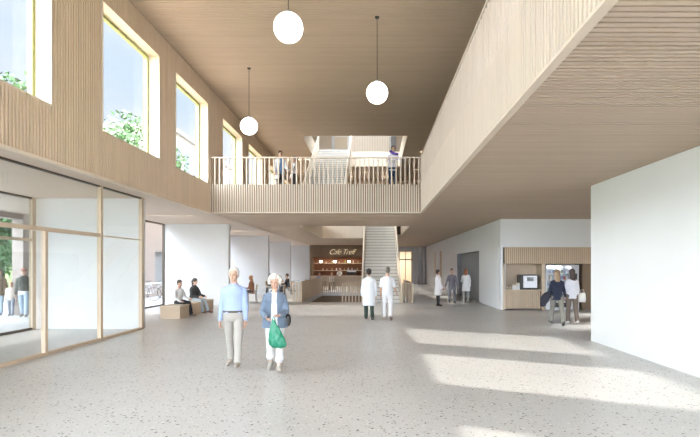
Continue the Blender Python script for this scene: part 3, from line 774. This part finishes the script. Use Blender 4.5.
g = empty('window_entrance', (0, 0, 0)); tag(g, 'outer glazed entrance front with wooden frame', 'window', kind='structure')
for y in (13.5, 9.3, 5.3, 1.3):
    t = MB(); t.box(XF - .05, XF + .05, y - .08, y + .06, 0, ZC); t.build('post', M['wood_plain'], g)
t = MB(); t.box(XF - .04, XF + .04, -5, 13.44, 2.43, 2.50); t.build('transom', M['wood_plain'], g)
t = MB(); t.box(XF - .04, XF + .04, -5, 13.44, 0, .06); t.box(XF - .04, XF + .04, -5, 13.44, ZC - .05, ZC); t.build('bottom_rail', M['shadowgap'], g)
t = MB(); t.box(XF - .005, XF + .005, -5, 13.44, .06, ZC - .05); t.build('pane', M['glass_entrance'], g)
# facade between the fins
ends = (13.92, 21.9, 22.2, 30.7, 31.0, 38.4, 38.7, 46.0)
for i in range(4):
    a, b = ends[2 * i], ends[2 * i + 1]
    g = empty('window_bay_%d' % (i + 1), (0, 0, 0)); tag(g, 'tall glazed bay between concrete fins, number %s from the vestibule' % ('one', 'two', 'three', 'four')[i], 'window', kind='structure')
    t = MB(); t.box(XF - .04, XF + .04, a, b, 0, .06); t.box(XF - .04, XF + .04, a, b, ZC - .06, ZC)
    for k in range(4): y = a + (b - a - .06) * k / 3; t.box(XF - .04, XF + .04, y, y + .06, .06, ZC - .06)
    t.build('window_frame', M['shadowgap'], g)
    t = MB(); t.box(XF - .005, XF + .005, a, b, .06, ZC - .06); t.build('pane', M['glass'], g)

# ------------------------------------------------------------------ outside
t = MB(); t.box(-70, XF - .05, -40, 90, -.3, -.02)
struct(t, 'ground_outside', M['paving'], 'pale paved forecourt outside the glass', 'ground')
t = MB(); n = 24
for i in range(n):
    pass
t.prism([(-23, -.02), (-60, 3.2), (-60, -.3), (-23, -.3)], 'y', -40, 90)
struct(t, 'ground_lawn', M['grass'], 'grassy bank rising beyond the forecourt', 'lawn')
XP = -12.6
t = MB(); t.box(XP - .4, XP, 17.6, 28.2, 0, 5.6); t.box(XP - .4, XP, 28.2, 31, 2.6, 5.6); t.box(XP - .4, XP, 28.2, 31, 0, .6); t.box(XP - .4, XP, 31, 48, 0, 5.6)  # unseen upper part added to block sun from the bays
t.box(XP - .4, XP, Y0, 17.6, 3.42, 3.62)
struct(t, 'wall_portico', M['facade'], 'pinkish portico wall and beam outside the entrance', 'wall')
t = MB(); t.box(XP - .2, XP - .15, 28.2, 31, .6, 2.6); struct(t, 'window_portico', M['door_grey'], 'dark window in the pinkish portico wall', 'window')

def tree(label, x, y, h, r, seed, leaf, z0=0, n=2600, trunk=.22, low=.22, group='trees outside the hall'):
    rnd = random.Random(seed); root = empty('tree', (x, y, z0)); tag(root, label, 'tree', group)
    t = MB(); t.tube([(0, 0, -.1), (.05, 0, h * .3), (-.05, .1, h * .6), (0, 0, h * .85)], [trunk, trunk * .8, trunk * .5, .05], 10)
    for k in range(7):
        u = rnd.uniform(0, 2 * PI); zz = h * rnd.uniform(low + .05, .6); q = r * rnd.uniform(.5, .8)
        t.tube([(0, 0, zz), (math.cos(u) * q * .5, math.sin(u) * q * .5, zz + h * .08), (math.cos(u) * q, math.sin(u) * q, zz + h * .18)], [trunk * .4, trunk * .25, .03], 6)
    t.build('trunk', M['bark'], root, True)
    blobs = []
    for k in range(26):
        u = rnd.uniform(0, 2 * PI); w_ = rnd.uniform(low, .93); q = r * math.sqrt(rnd.random()) * (1 - abs(w_ - .55) * .9)
        blobs.append((V((math.cos(u) * q, math.sin(u) * q, h * w_)), r * rnd.uniform(.28, .42)))
    c = MB()
    for k in range(n):
        b, br = rnd.choice(blobs)
        d = V((rnd.gauss(0, 1), rnd.gauss(0, 1), rnd.gauss(0, 1))).normalized()
        p = b + d * br * (rnd.random() ** .4)
        a = V((rnd.gauss(0, 1), rnd.gauss(0, 1), rnd.gauss(0, 1))).normalized(); e = a.cross(d).normalized(); s1 = rnd.uniform(.11, .20)
        c.add([p - a * s1 * 1.3, p + e * s1 * .6, p + a * s1 * 1.3, p - e * s1 * .6], [(0, 1, 2, 3)])
    c.build('crown', leaf, root)
tl = ['bushy green tree close to the leftmost upper window', 'dark trunked tree seen through the entrance glass', 'green tree outside the second upper window', 'green tree standing behind the pinkish portico wall', 'tree by the distant pale building', 'rear tree on the grassy bank']
for i, (x, y, h, r, z0) in enumerate(((-20.5, 26.5, 13.2, 4.2, 0), (-27, 35.5, 9.5, 4.2, .3), (-19.5, 39.5, 13.0, 4.5, 0), (-28, 46, 10.5, 5, .4), (-20.5, 50.5, 11.6, 3.4, 0), (-40, 52, 11, 5.5, 1.0))):
    tree(tl[i], x, y, h, r, 11 + i, M['leafA'] if i % 2 else M['leafB'], z0, 9000)
bd = empty('building', (0, 0, 0)); tag(bd, 'distant pale flat-roofed building beyond the trees', 'building')
t = MB(); t.box(-38, -23, 55, 80, 0, 17.2); t.build('wall', M['winwall'], bd)
t = MB(); t.box(-38.3, -22.7, 54.7, 80.3, 17.2, 17.7); t.build('roof', M['winroof'], bd)
for k in range(8):
    t = MB(); t.box(-23.02, -22.95, 56.5 + k * 2.9, 58.2 + k * 2.9, 13.2, 15.6); t.build('window', M['door_grey'], bd)

def bike(label, x, y):
    root = empty('bicycle', (x, y, 0), .3); tag(root, label, 'bicycle', 'bicycles parked outside')
    for sx in (-.52, .52):
        t = MB(); pts = [V((sx + .33 * math.cos(u), 0, .34 + .33 * math.sin(u))) for u in [i * PI / 10 for i in range(21)]]; t.tube(pts, .018, 6)
        for u in range(8): t.tube([(sx, 0, .34), (sx + .32 * math.cos(u * PI / 4), 0, .34 + .32 * math.sin(u * PI / 4))], .004, 4)
        t.build('wheel', M['dark'], root)
    t = MB()
    for a, b in (((-.52, .34), (-.12, .30)), ((-.12, .30), (.38, .80)), ((-.12, .30), (-.25, .88)), ((-.25, .82), (.36, .85)), ((-.52, .34), (-.24, .80)), ((.36, .92), (.52, .34))):
        t.tube([(a[0], 0, a[1]), (b[0], 0, b[1])], .018, 6)
    t.build('frame', M['steel'], root)
    t = MB(); t.ell((-.27, 0, .93), (.13, .06, .03)); t.build('saddle', M['dark'], root, True)
    t = MB(); t.tube([(.30, -.25, .98), (.38, 0, 1.0), (.30, .25, .98)], .014, 6); t.build('handlebar', M['dark'], root)
bike('nearer of the two bicycles parked in front of the pinkish wall', -11.6, 24.6)
bike('farther of the two bicycles parked in front of the pinkish wall', -11.7, 26.0)

# ------------------------------------------------------------------ bench
b = empty('bench', (-6.75, 17.9, 0)); tag(b, 'long pale wooden box bench in front of the concrete fins', 'bench')
t = MB(); t.box(-.33, .33, -1.68, 1.7, 0, .40); t.build('base', M['wood_plain'], b, bevel=.006)
t = MB(); t.box(-.345, .345, -1.7, 1.72, .40, .43); t.build('seat', M['wood_light'], b, bevel=.005)

# ------------------------------------------------------------------ cafe furniture
def copy_tree(o, parent=None):
    c = o.copy(); C.objects.link(c); c.parent = parent
    for ch in list(o.children): copy_tree(ch, c)
    return c
def table0():
    r = empty('cafe_table'); t = MB(); t.loft([(V((0, 0, z)), V((.38, 0, 0)), V((0, .38, 0))) for z in (.72, .75)], 28); t.build('tabletop', M['white'], r)
    t = MB(); t.tube([(0, 0, .03), (0, 0, .72)], .03); t.build('leg', M['dark'], r)
    t = MB(); t.loft([(V((0, 0, 0)), V((.24, 0, 0)), V((0, .24, 0))), (V((0, 0, .03)), V((.20, 0, 0)), V((0, .20, 0)))], 24); t.build('base', M['dark'], r); return r
def chair0():
    r = empty('cafe_chair'); t = MB(); t.box(-.21, .21, -.21, .21, .43, .455); t.build('seat', M['wood_plain'], r, bevel=.01)
    t = MB(); t.prism([(.18, .56), (.22, .56), (.26, .84), (.22, .84)], 'x', -.20, .20); t.build('backrest', M['wood_plain'], r)
    for sx in (-.18, .18):
        t = MB(); t.tube([(sx, -.18, .43), (sx * 1.1, -.20, .01)], .014, 6); t.build('leg', M['dark'], r)
        t = MB(); t.tube([(sx, .24, .80), (sx, .18, .43), (sx * 1.1, .22, .01)], .014, 6); t.build('leg', M['dark'], r)
    return r
T0 = table0(); CH0 = chair0()
tabs = [(-5.25, 24.0, 'round white cafe table in front of the orange-haired guest'), (-5.72, 29.6, 'round white cafe table between the two rear guests'),
        (-3.5, 35.0, 'round white cafe table behind the stairwell railing'), (-5.6, 34.2, 'empty round white cafe table behind the rear guests')]
for i, (x, y, l) in enumerate(tabs):
    o = T0 if i == 0 else copy_tree(T0); o.location = (x, y, 0); tag(o, l, 'table', 'round cafe tables')
chs = [(-5.95, 23.9, -1.2, 'wooden cafe chair under the orange-haired guest'), (-4.65, 24.2, -PI / 2, 'empty wooden cafe chair opposite the orange-haired guest'),
       (-6.28, 29.6, PI / 2, 'wooden cafe chair under the guest in grey top'), (-5.20, 29.6, -PI / 2, 'wooden cafe chair under the guest in black jacket'),
       (-3.95, 35.6, .1, 'wooden cafe chair under the guest in bright blue'), (-3.05, 35.6, -.1, 'wooden cafe chair under the guest in white behind the railing'),
       (-6.15, 34.2, PI / 2, 'empty wooden cafe chair at the empty table, window side'), (-5.0, 34.2, -PI / 2, 'empty wooden cafe chair at the empty table, stair side')]
for i, (x, y, a, l) in enumerate(chs):
    o = CH0 if i == 0 else copy_tree(CH0); o.location = (x, y, 0); o.rotation_euler = (0, 0, a); tag(o, l, 'chair', 'wooden cafe chairs')

# cafe unit
YC = 44.0; cx0, cx1 = -5.55, -1.0
cf = empty('cafe_unit', (0, 0, 0)); tag(cf, 'wooden cafe bar with lettered fascia and dark reddish shelves', 'cafe bar')
t = MB(); t.box(cx0 - .2, cx1, YC, YC + .1, 2.56, ZC); t.build('fascia', M['wood_back'], cf)
t = MB(); t.box(cx0 - .2, cx0, YC, YC + 1.6, 0, 2.56); t.build('side_panel', M['wood_back'], cf); t = MB(); t.box(cx1, cx1 + .2, YC, YC + 1.6, 0, ZC); t.build('side_panel', M['wood_back'], cf)
t = MB(); t.box(cx0, cx1, YC + 1.5, YC + 1.6, 0, 2.56); t.box(cx0, cx1, YC + .1, YC + 1.5, 2.5, 2.56); t.build('back_panel', M['wood_cafe'], cf)
for z in (1.98, 1.30):
    t = MB(); t.box(cx0, cx1, YC + 1.15, YC + 1.5, z, z + .05); t.build('shelf', M['wood_light'], cf)
t = MB(); t.box(cx0, cx1, YC + .8, YC + 1.5, 0, .9); t.build('back_counter', M['wood_cafe'], cf)
cu = bpy.data.curves.new('lettering', 'FONT'); cu.body = 'Café Treff'; cu.size = .66; cu.shear = .45; cu.extrude = .015; cu.align_x = 'CENTER'; cu.space_character = .86; cu.offset = -.012
to = bpy.data.objects.new('lettering_source', cu); C.objects.link(to); bpy.context.view_layer.update()
lm = bpy.data.meshes.new_from_object(to.evaluated_get(bpy.context.evaluated_depsgraph_get())); bpy.data.objects.remove(to); bpy.data.curves.remove(cu)
lm.name = 'lettering'; lm.materials.clear(); lm.materials.append(M['sign'])
to = bpy.data.objects.new('lettering', lm); C.objects.link(to); to.parent = cf; to.location = (-2.93, YC - .03, 2.80); to.rotation_euler = (PI / 2, 0, 0)
ct = empty('cafe_counter', (0, 0, 0)); tag(ct, 'low slatted service counter in front of the cafe shelves', 'counter')
t = MB(); t.box(cx0 + .1, cx1 - .1, 42.2, 42.7, 0, .86); battens_x(t, 42.16, 42.2, 0, .86, cx0 + .1, cx1 - .1); t.build('body', M['wood_plain'], ct)
t = MB(); t.box(cx0 + .05, cx1 - .05, 42.1, 42.75, .86, .90); t.build('countertop', M['wood_light'], ct)
for i, x in enumerate((321, 335, 349)):
    X_ = (x - 374) / 490 * 43.8
    l = empty('pendant_lamp', (X_, 43.8, 0)); tag(l, ('leftmost', 'middle', 'rightmost')[i] + ' of the small glowing lamps hanging before the cafe shelves', 'lamp', 'small lamps of the cafe bar')
    t = MB(); t.ell((0, 0, 2.15), (.13, .13, .09)); t.build('lamp_shade', M['small_lamp'], l, True)
    t = MB(); t.tube([(0, 0, 2.22), (0, 0, ZC)], .008, 5); t.build('cord', M['dark'], l)
    t = MB(); t.loft([(V((0, 0, z)), V((r, 0, 0)), V((0, r, 0))) for z, r in ((2.2, .19), (2.3, .10))], 14); t.build('lamp_cap', M['dark'], l)
rn = random.Random(4)
for z, nm in ((2.03, 'upper'), (1.35, 'lower')):
    for k in range(9):
        x = cx0 + .8 + k * .40 + rn.uniform(-.1, .1)
        t = MB(); h = rn.uniform(.14, .28); r = rn.uniform(.04, .07)
        t.loft([(V((x, YC + 1.3, z + a * h)), V((r * q, 0, 0)), V((0, r * q, 0))) for a, q in ((0, .9), (.6, 1), (.75, .5), (1, .4))], 10)
        o = t.build('bottle', M['white'] if k % 3 == 0 else M['steel'] if k % 3 == 1 else M['frame_green'], None, True)
        tag(o, 'small vessel standing on the %s cafe shelf' % nm, 'bottle', 'vessels on the %s cafe shelf' % nm)
cm = empty('coffee_machine', (-2.05, YC + 1.12, .9)); tag(cm, 'black and silver coffee machine on the cafe back counter', 'coffee machine')
t = MB(); t.box(-.45, .45, -.2, .2, .05, .45); t.build('body', M['dark'], cm, bevel=.02)
t = MB(); t.box(-.40, .40, -.23, -.2, .30, .42); t.build('panel', M['white'], cm); t = MB(); t.box(-.46, .46, -.21, .21, .45, .49); t.build('top', M['steel'], cm)

# ------------------------------------------------------------------ vending niche
vn = empty('vending_niche', (0, 0, 0)); tag(vn, 'slatted oak wall unit framing coffee shelf and vending machine', 'wall unit')
Yv = 19.58
NX1 = 6.72
t = MB(); battens_x(t, Yv - .03, Yv + .02, 1.84, 2.5, VX0, VX1, .052); t.build('upper_slat_panel', M['wood_v'], vn)
t = MB(); battens_x(t, Yv - .03, Yv + .02, .05, .76, VX0 + .06, NX1 - .02, .052); t.build('lower_slat_panel', M['wood_v'], vn)
t = MB(); t.box(VX0, VX1, Yv + .02, Yv + .06, 1.84, 2.5); t.box(VX0 + .06, NX1 - .04, Yv + .02, Yv + .06, .05, .76); t.build('backing_panel', M['wood_back'], vn)
t = MB(); t.box(VX0, VX0 + .06, Yv - .03, 20.3, 0, 2.5); t.build('side_post', M['wood_plain'], vn)
t = MB(); t.box(NX1 - .02, NX1 + .10, Yv - .03, 20.3, 0, 1.84); t.build('middle_post', M['wood_plain'], vn)
t = MB(); t.box(VX0 + .06, NX1 - .02, Yv - .03, 20.25, .76, .80); t.build('shelf', M['wood_plain'], vn)
t = MB(); t.box(VX0 + .06, NX1 - .02, 20.25, 20.3, .80, 1.84); t.box(VX0 + .06, VX1, Yv + .06, 20.3, 1.84, 1.88); t.build('back_panel', M['wood_plain'], vn)
t = MB(); t.box(VX0, VX1, 20.5, 20.6, 0, 2.5); t.build('rear_panel', M['wood_back'], vn)
# coffee machine in niche
cm = empty('coffee_machine', (6.22, 19.85, .80)); tag(cm, 'boxy black coffee machine with grey front in the wooden niche', 'coffee machine')
t = MB(); t.box(-.36, .36, -.22, .25, .0, .60); t.build('body', M['dark'], cm, bevel=.02)
t = MB(); t.box(-.24, .30, -.26, -.22, .08, .56); t.build('front_panel', M['steel'], cm)
t = MB(); t.box(-.10, .16, -.275, -.26, .34, .50); t.build('display', M['door_grey'], cm)
t = MB(); t.box(-.16, .22, -.34, -.26, .03, .07); t.build('drip_tray', M['dark'], cm)
for k, (x, w, h) in enumerate(((5.66, .15, .20), (5.84, .16, .27))):
    bx = empty('cup_box', (x, 19.8, .80)); tag(bx, ('smaller' if k == 0 else 'larger') + ' white cup box beside the coffee machine in the niche', 'box', 'white cup boxes in the niche')
    t = MB(); t.box(-w / 2, w / 2, -.1, .1, 0, h); t.build('body', M['white'], bx, bevel=.006)
    t = MB(); t.box(-w / 2 - .004, w / 2 + .004, -.104, .104, h * .8, h); t.build('lid', M['wood_light'], bx)
for k, x in enumerate((5.38, 5.50)):
    t = MB(); t.loft([(V((x, 19.82, .80 + a)), V((r, 0, 0)), V((0, r, 0))) for a, r in ((0, .035), (.12, .045))], 12); o = t.build('cup', M['wood_light'], None, True); tag(o, ('left' if k == 0 else 'right') + ' beige cup standing alone at left end of the niche shelf', 'cup', 'cups in the niche')
# vending machine
vm = empty('vending_machine', (7.55, 19.62, 0)); tag(vm, 'glass-fronted vending machine filled with rows of packs', 'vending machine')
t = MB(); t.box(-.68, -.62, 0, .8, 0, 1.80); t.box(.34, .66, 0, .8, 0, 1.80); t.box(-.62, .34, .0, .8, 1.74, 1.80); t.box(-.62, .34, 0, .8, 0, .35); t.box(-.62, .34, .7, .8, .35, 1.74)
t.build('body', M['steel'], vm)
t = MB(); t.box(-.60, .33, .05, .06, .36, 1.73); t.build('glass_front', M['glass'], vm)
for r in range(5):
    t = MB(); t.box(-.62, .34, .10, .65, .40 + r * .26, .415 + r * .26); t.build('shelf', M['white'], vm)
t = MB(); t.box(-.5, .2, .55, .6, 1.70, 1.73); t.build('light_strip', plain('machine_light', (.9, .9, .9), emit=(.9, .95, 1), estr=22), vm)
t = MB(); t.box(.42, .58, -.012, 0, 1.1, 1.45); t.build('keypad', M['dark'], vm)
t = MB(); t.box(-.5, .2, -.012, 0, .10, .28); t.build('flap', M['dark'], vm)
pal = [(.75, .76, .8), (.55, .6, .7), (.3, .35, .5), (.7, .66, .6), (.5, .12, .1), (.35, .4, .3)]
pms = [plain('pack_%d' % i, c, .4) for i, c in enumerate(pal)]
for r in range(5):
    for k in range(8):
        x = 7.55 - .56 + k * .112; z = .415 + r * .26; h = .13 + .05 * rn.random()
        t = MB(); t.box(x, x + .08, 19.78, 19.86, z, z + h); m = rn.choice(pms[:4] if rn.random() < .75 else pms)
        o = t.build('snack_pack', m, None, bevel=.008); tag(o, 'small pack on the %s row of the vending machine' % ('lowest', 'second lowest', 'middle', 'second highest', 'top')[r], 'pack', 'packs on the %s row' % ('lowest', 'second lowest', 'middle', 'second highest', 'top')[r])
t = MB(); t.box(8.32, 8.42, Yv - .03, 20.3, 0, 1.84); t.box(8.42, VX1, Yv, Yv + .05, 0, 1.84); t.build('right_panel', M['wood_back'], vn)

# ------------------------------------------------------------------ pendants
def globe(x, y, z, label, r=.272):
    l = empty('globe_lamp', (x, y, z)); tag(l, label, 'lamp', 'globe pendant lamps')
    t = MB(); t.ell((0, 0, 0), (r, r, r), n=32, m=20); t.build('globe', M['globe'], l, True)
    t = MB(); t.tube([(0, 0, r * .95), (0, 0, ZT - z)], .008, 6); t.build('cord', M['dark'], l)
    t = MB(); t.loft([(V((0, 0, r * .93)), V((.07, 0, 0)), V((0, .07, 0))), (V((0, 0, r + .05)), V((.05, 0, 0)), V((0, .05, 0)))], 14); t.build('lamp_cap', M['steel'], l, True)
    t = MB(); t.loft([(V((0, 0, ZT - z - .03)), V((.05, 0, 0)), V((0, .05, 0))), (V((0, 0, ZT - z)), V((.06, 0, 0)), V((0, .06, 0)))], 14); t.build('ceiling_rose', M['dark'], l)
globe(-1.60, 9.15, 6.20, 'largest looking white globe lamp, at the top of the photo')
globe(.08, 12.4, 6.13, 'white globe lamp hanging right of the other two')
globe(-3.98, 15.6, 6.20, 'white globe lamp hanging nearest the windows, above the balcony end')
for k, (x, y) in enumerate(((.1, 5.2), (-3.9, 3.6), (-1.6, .4), (.1, -3.5), (-4, -4))):  # extra globes outside the view, added to brighten the hall
    globe(x, y, 6.2, 'white globe lamp added out of view for fill light, place %s' % ('one', 'two', 'three', 'four', 'five')[k])

# ------------------------------------------------------------------ light
sun = bpy.data.lights.new('sun', 'SUN'); so = bpy.data.objects.new('sun', sun); C.objects.link(so)
dv = V((1, -.47, -.69)).normalized(); so.rotation_euler = dv.to_track_quat('-Z', 'Y').to_euler(); sun.energy = SUN = 3.9; sun.angle = .02; sun.color = (1, .95, .88)
def area(name, loc, size, sy, power, col=(1, .93, .84), rot=(0, 0, 0), spread=180):
    l = bpy.data.lights.new(name, 'AREA'); l.shape = 'RECTANGLE'; l.size = size; l.size_y = sy; l.energy = power; l.color = col
    o = bpy.data.objects.new(name, l); C.objects.link(o); o.location = loc; o.rotation_euler = rot; l.spread = math.radians(spread); return o
area('added_top_storey_fill', (-.8, 34.5, 12.1), 5, .6, 45, (1, .96, .9))  # added unseen fill to brighten the ceiling opening
area('far_room_light', (3, 50.5, 3.5), 4, 3, 170, (1, .97, .93))
area('cafe_light', (-3.3, YC + .9, 2.45), 4, .6, 25, (1, .8, .6))
# added fill lights, unseen, hidden in the grooves of soffits and ceiling
SL = 0
def strip(xa, xb, y, p): area('added_strip_fill', ((xa + xb) / 2, y, ZC + .066), xb - xa, .02, p, (1, .97, .93), spread=85)
def groove(y): return Y0 + P * round((y - Y0) / P) + .0675
KS = 1.0
strip(6.6, 10, groove(14), 120); strip(8.0, 12, groove(17.4), 120)
for y in range(31, 47, 2): strip(2.0, 3.8, groove(y), 20 * KS)
for y in (18.2, 19.8, 21.4): strip(-5.5, 1.4, groove(y), 40 * KS)
for y in (25, 29, 32): strip(-5.6, -3.7, groove(y), 40 * KS)
for y in (34.5, 36.5, 38.5, 40.5, 42.5): strip(-5.5, 1.4, groove(y), 60 * KS)
for y, p in zip(SY, (40, 90, 90, 90)): area('added_slot_fill', (-7.97, y, ZC + .33), 2.4, .05, p, (1, .98, .96), spread=100)  # added fill hidden in the soffit slots, brightens the fin walls
for y in (29, 32.5): area('added_strip_fill', (-4.6, groove(y), ZT + .066), 1.8, .02, 60, (1, .97, .93), spread=70)
for y in (33.0, 34.6): area('added_strip_fill', (-1.0, groove(y), ZT + .066), 4.6, .02, 110, (1, .97, .93), spread=70)
for y in (27, 32): area('added_strip_fill', (5.5, groove(y), ZT + .066), 6, .02, 60, (1, .97, .93), spread=70)

w = bpy.data.worlds.new('sky'); bpy.context.scene.world = w; w.use_nodes = True; nt = w.node_tree
bg = nt.nodes['Background']; tc = nt.nodes.new('ShaderNodeTexCoord'); mp = nt.nodes.new('ShaderNodeMapping'); mp.inputs['Scale'].default_value = (1, 1, 2.5)
n = nt.nodes.new('ShaderNodeTexNoise'); n.inputs['Scale'].default_value = 2.2; n.inputs['Detail'].default_value = 7; n.inputs['Roughness'].default_value = .55
nt.links.new(tc.outputs['Generated'], mp.inputs[0]); nt.links.new(mp.outputs[0], n.inputs['Vector'])
cr = nt.nodes.new('ShaderNodeValToRGB'); cr.color_ramp.elements[0].position = .40; cr.color_ramp.elements[0].color = (.68, .82, .98, 1); cr.color_ramp.elements[1].position = .66; cr.color_ramp.elements[1].color = (.97, .98, 1, 1)
nt.links.new(n.outputs['Fac'], cr.inputs[0])
sx = nt.nodes.new('ShaderNodeSeparateXYZ'); nt.links.new(tc.outputs['Generated'], sx.inputs[0])
gt = nt.nodes.new('ShaderNodeMath'); gt.operation = 'GREATER_THAN'; gt.inputs[1].default_value = -.01; nt.links.new(sx.outputs['Z'], gt.inputs[0])
mx = nt.nodes.new('ShaderNodeMix'); mx.data_type = 'RGBA'; mx.inputs['A'].default_value = (.45, .45, .42, 1)
nt.links.new(gt.outputs[0], mx.inputs['Factor']); nt.links.new(cr.outputs[0], mx.inputs['B'])
# sky strength boosted behind the viewer and overhead as added fill
dp = nt.nodes.new('ShaderNodeVectorMath'); dp.operation = 'DOT_PRODUCT'; dp.inputs[1].default_value = V((-.25, -.85, .25)).normalized()
nt.links.new(tc.outputs['Generated'], dp.inputs[0])
mr = nt.nodes.new('ShaderNodeMapRange'); mr.interpolation_type = 'SMOOTHSTEP'; mr.inputs['From Min'].default_value = -.15; mr.inputs['From Max'].default_value = .75; mr.inputs['To Min'].default_value = SKY = .76; mr.inputs['To Max'].default_value = SKYB = 11.0
nt.links.new(dp.outputs['Value'], mr.inputs['Value'])
mz = nt.nodes.new('ShaderNodeMapRange'); mz.interpolation_type = 'SMOOTHSTEP'; mz.inputs['From Min'].default_value = .55; mz.inputs['From Max'].default_value = .95; mz.inputs['To Min'].default_value = 0; mz.inputs['To Max'].default_value = SKYZ = 6.0
nt.links.new(sx.outputs['Z'], mz.inputs['Value'])
az = nt.nodes.new('ShaderNodeMath'); az.operation = 'ADD'; nt.links.new(mr.outputs[0], az.inputs[0]); nt.links.new(mz.outputs[0], az.inputs[1])
nt.links.new(az.outputs[0], bg.inputs['Strength']); nt.links.new(mx.outputs['Result'], bg.inputs['Color'])

# ------------------------------------------------------------------ camera
cam = bpy.data.cameras.new('camera'); cmo = bpy.data.objects.new('camera', cam); C.objects.link(cmo)
cam.sensor_width = 36; cam.lens = 490 * 36 / 700
cmo.location = (0, 0, 1.75); cmo.rotation_euler = (PI / 2, 0, 0)
cam.shift_x = (350 - 374) / 700; cam.shift_y = (266 - 218.5) / 700
cam.clip_end = 300
sc = bpy.context.scene; sc.camera = cmo
sc.view_settings.view_transform = 'Standard'; sc.view_settings.look = 'None'; sc.view_settings.gamma = 1; sc.view_settings.exposure = 0.5
sc.cycles.use_denoising = True
sc.cycles.max_bounces = 10; sc.cycles.diffuse_bounces = 7; sc.cycles.transparent_max_bounces = 16
sc.cycles.sample_clamp_indirect = 6
sc.cycles.caustics_reflective = False; sc.cycles.caustics_refractive = False
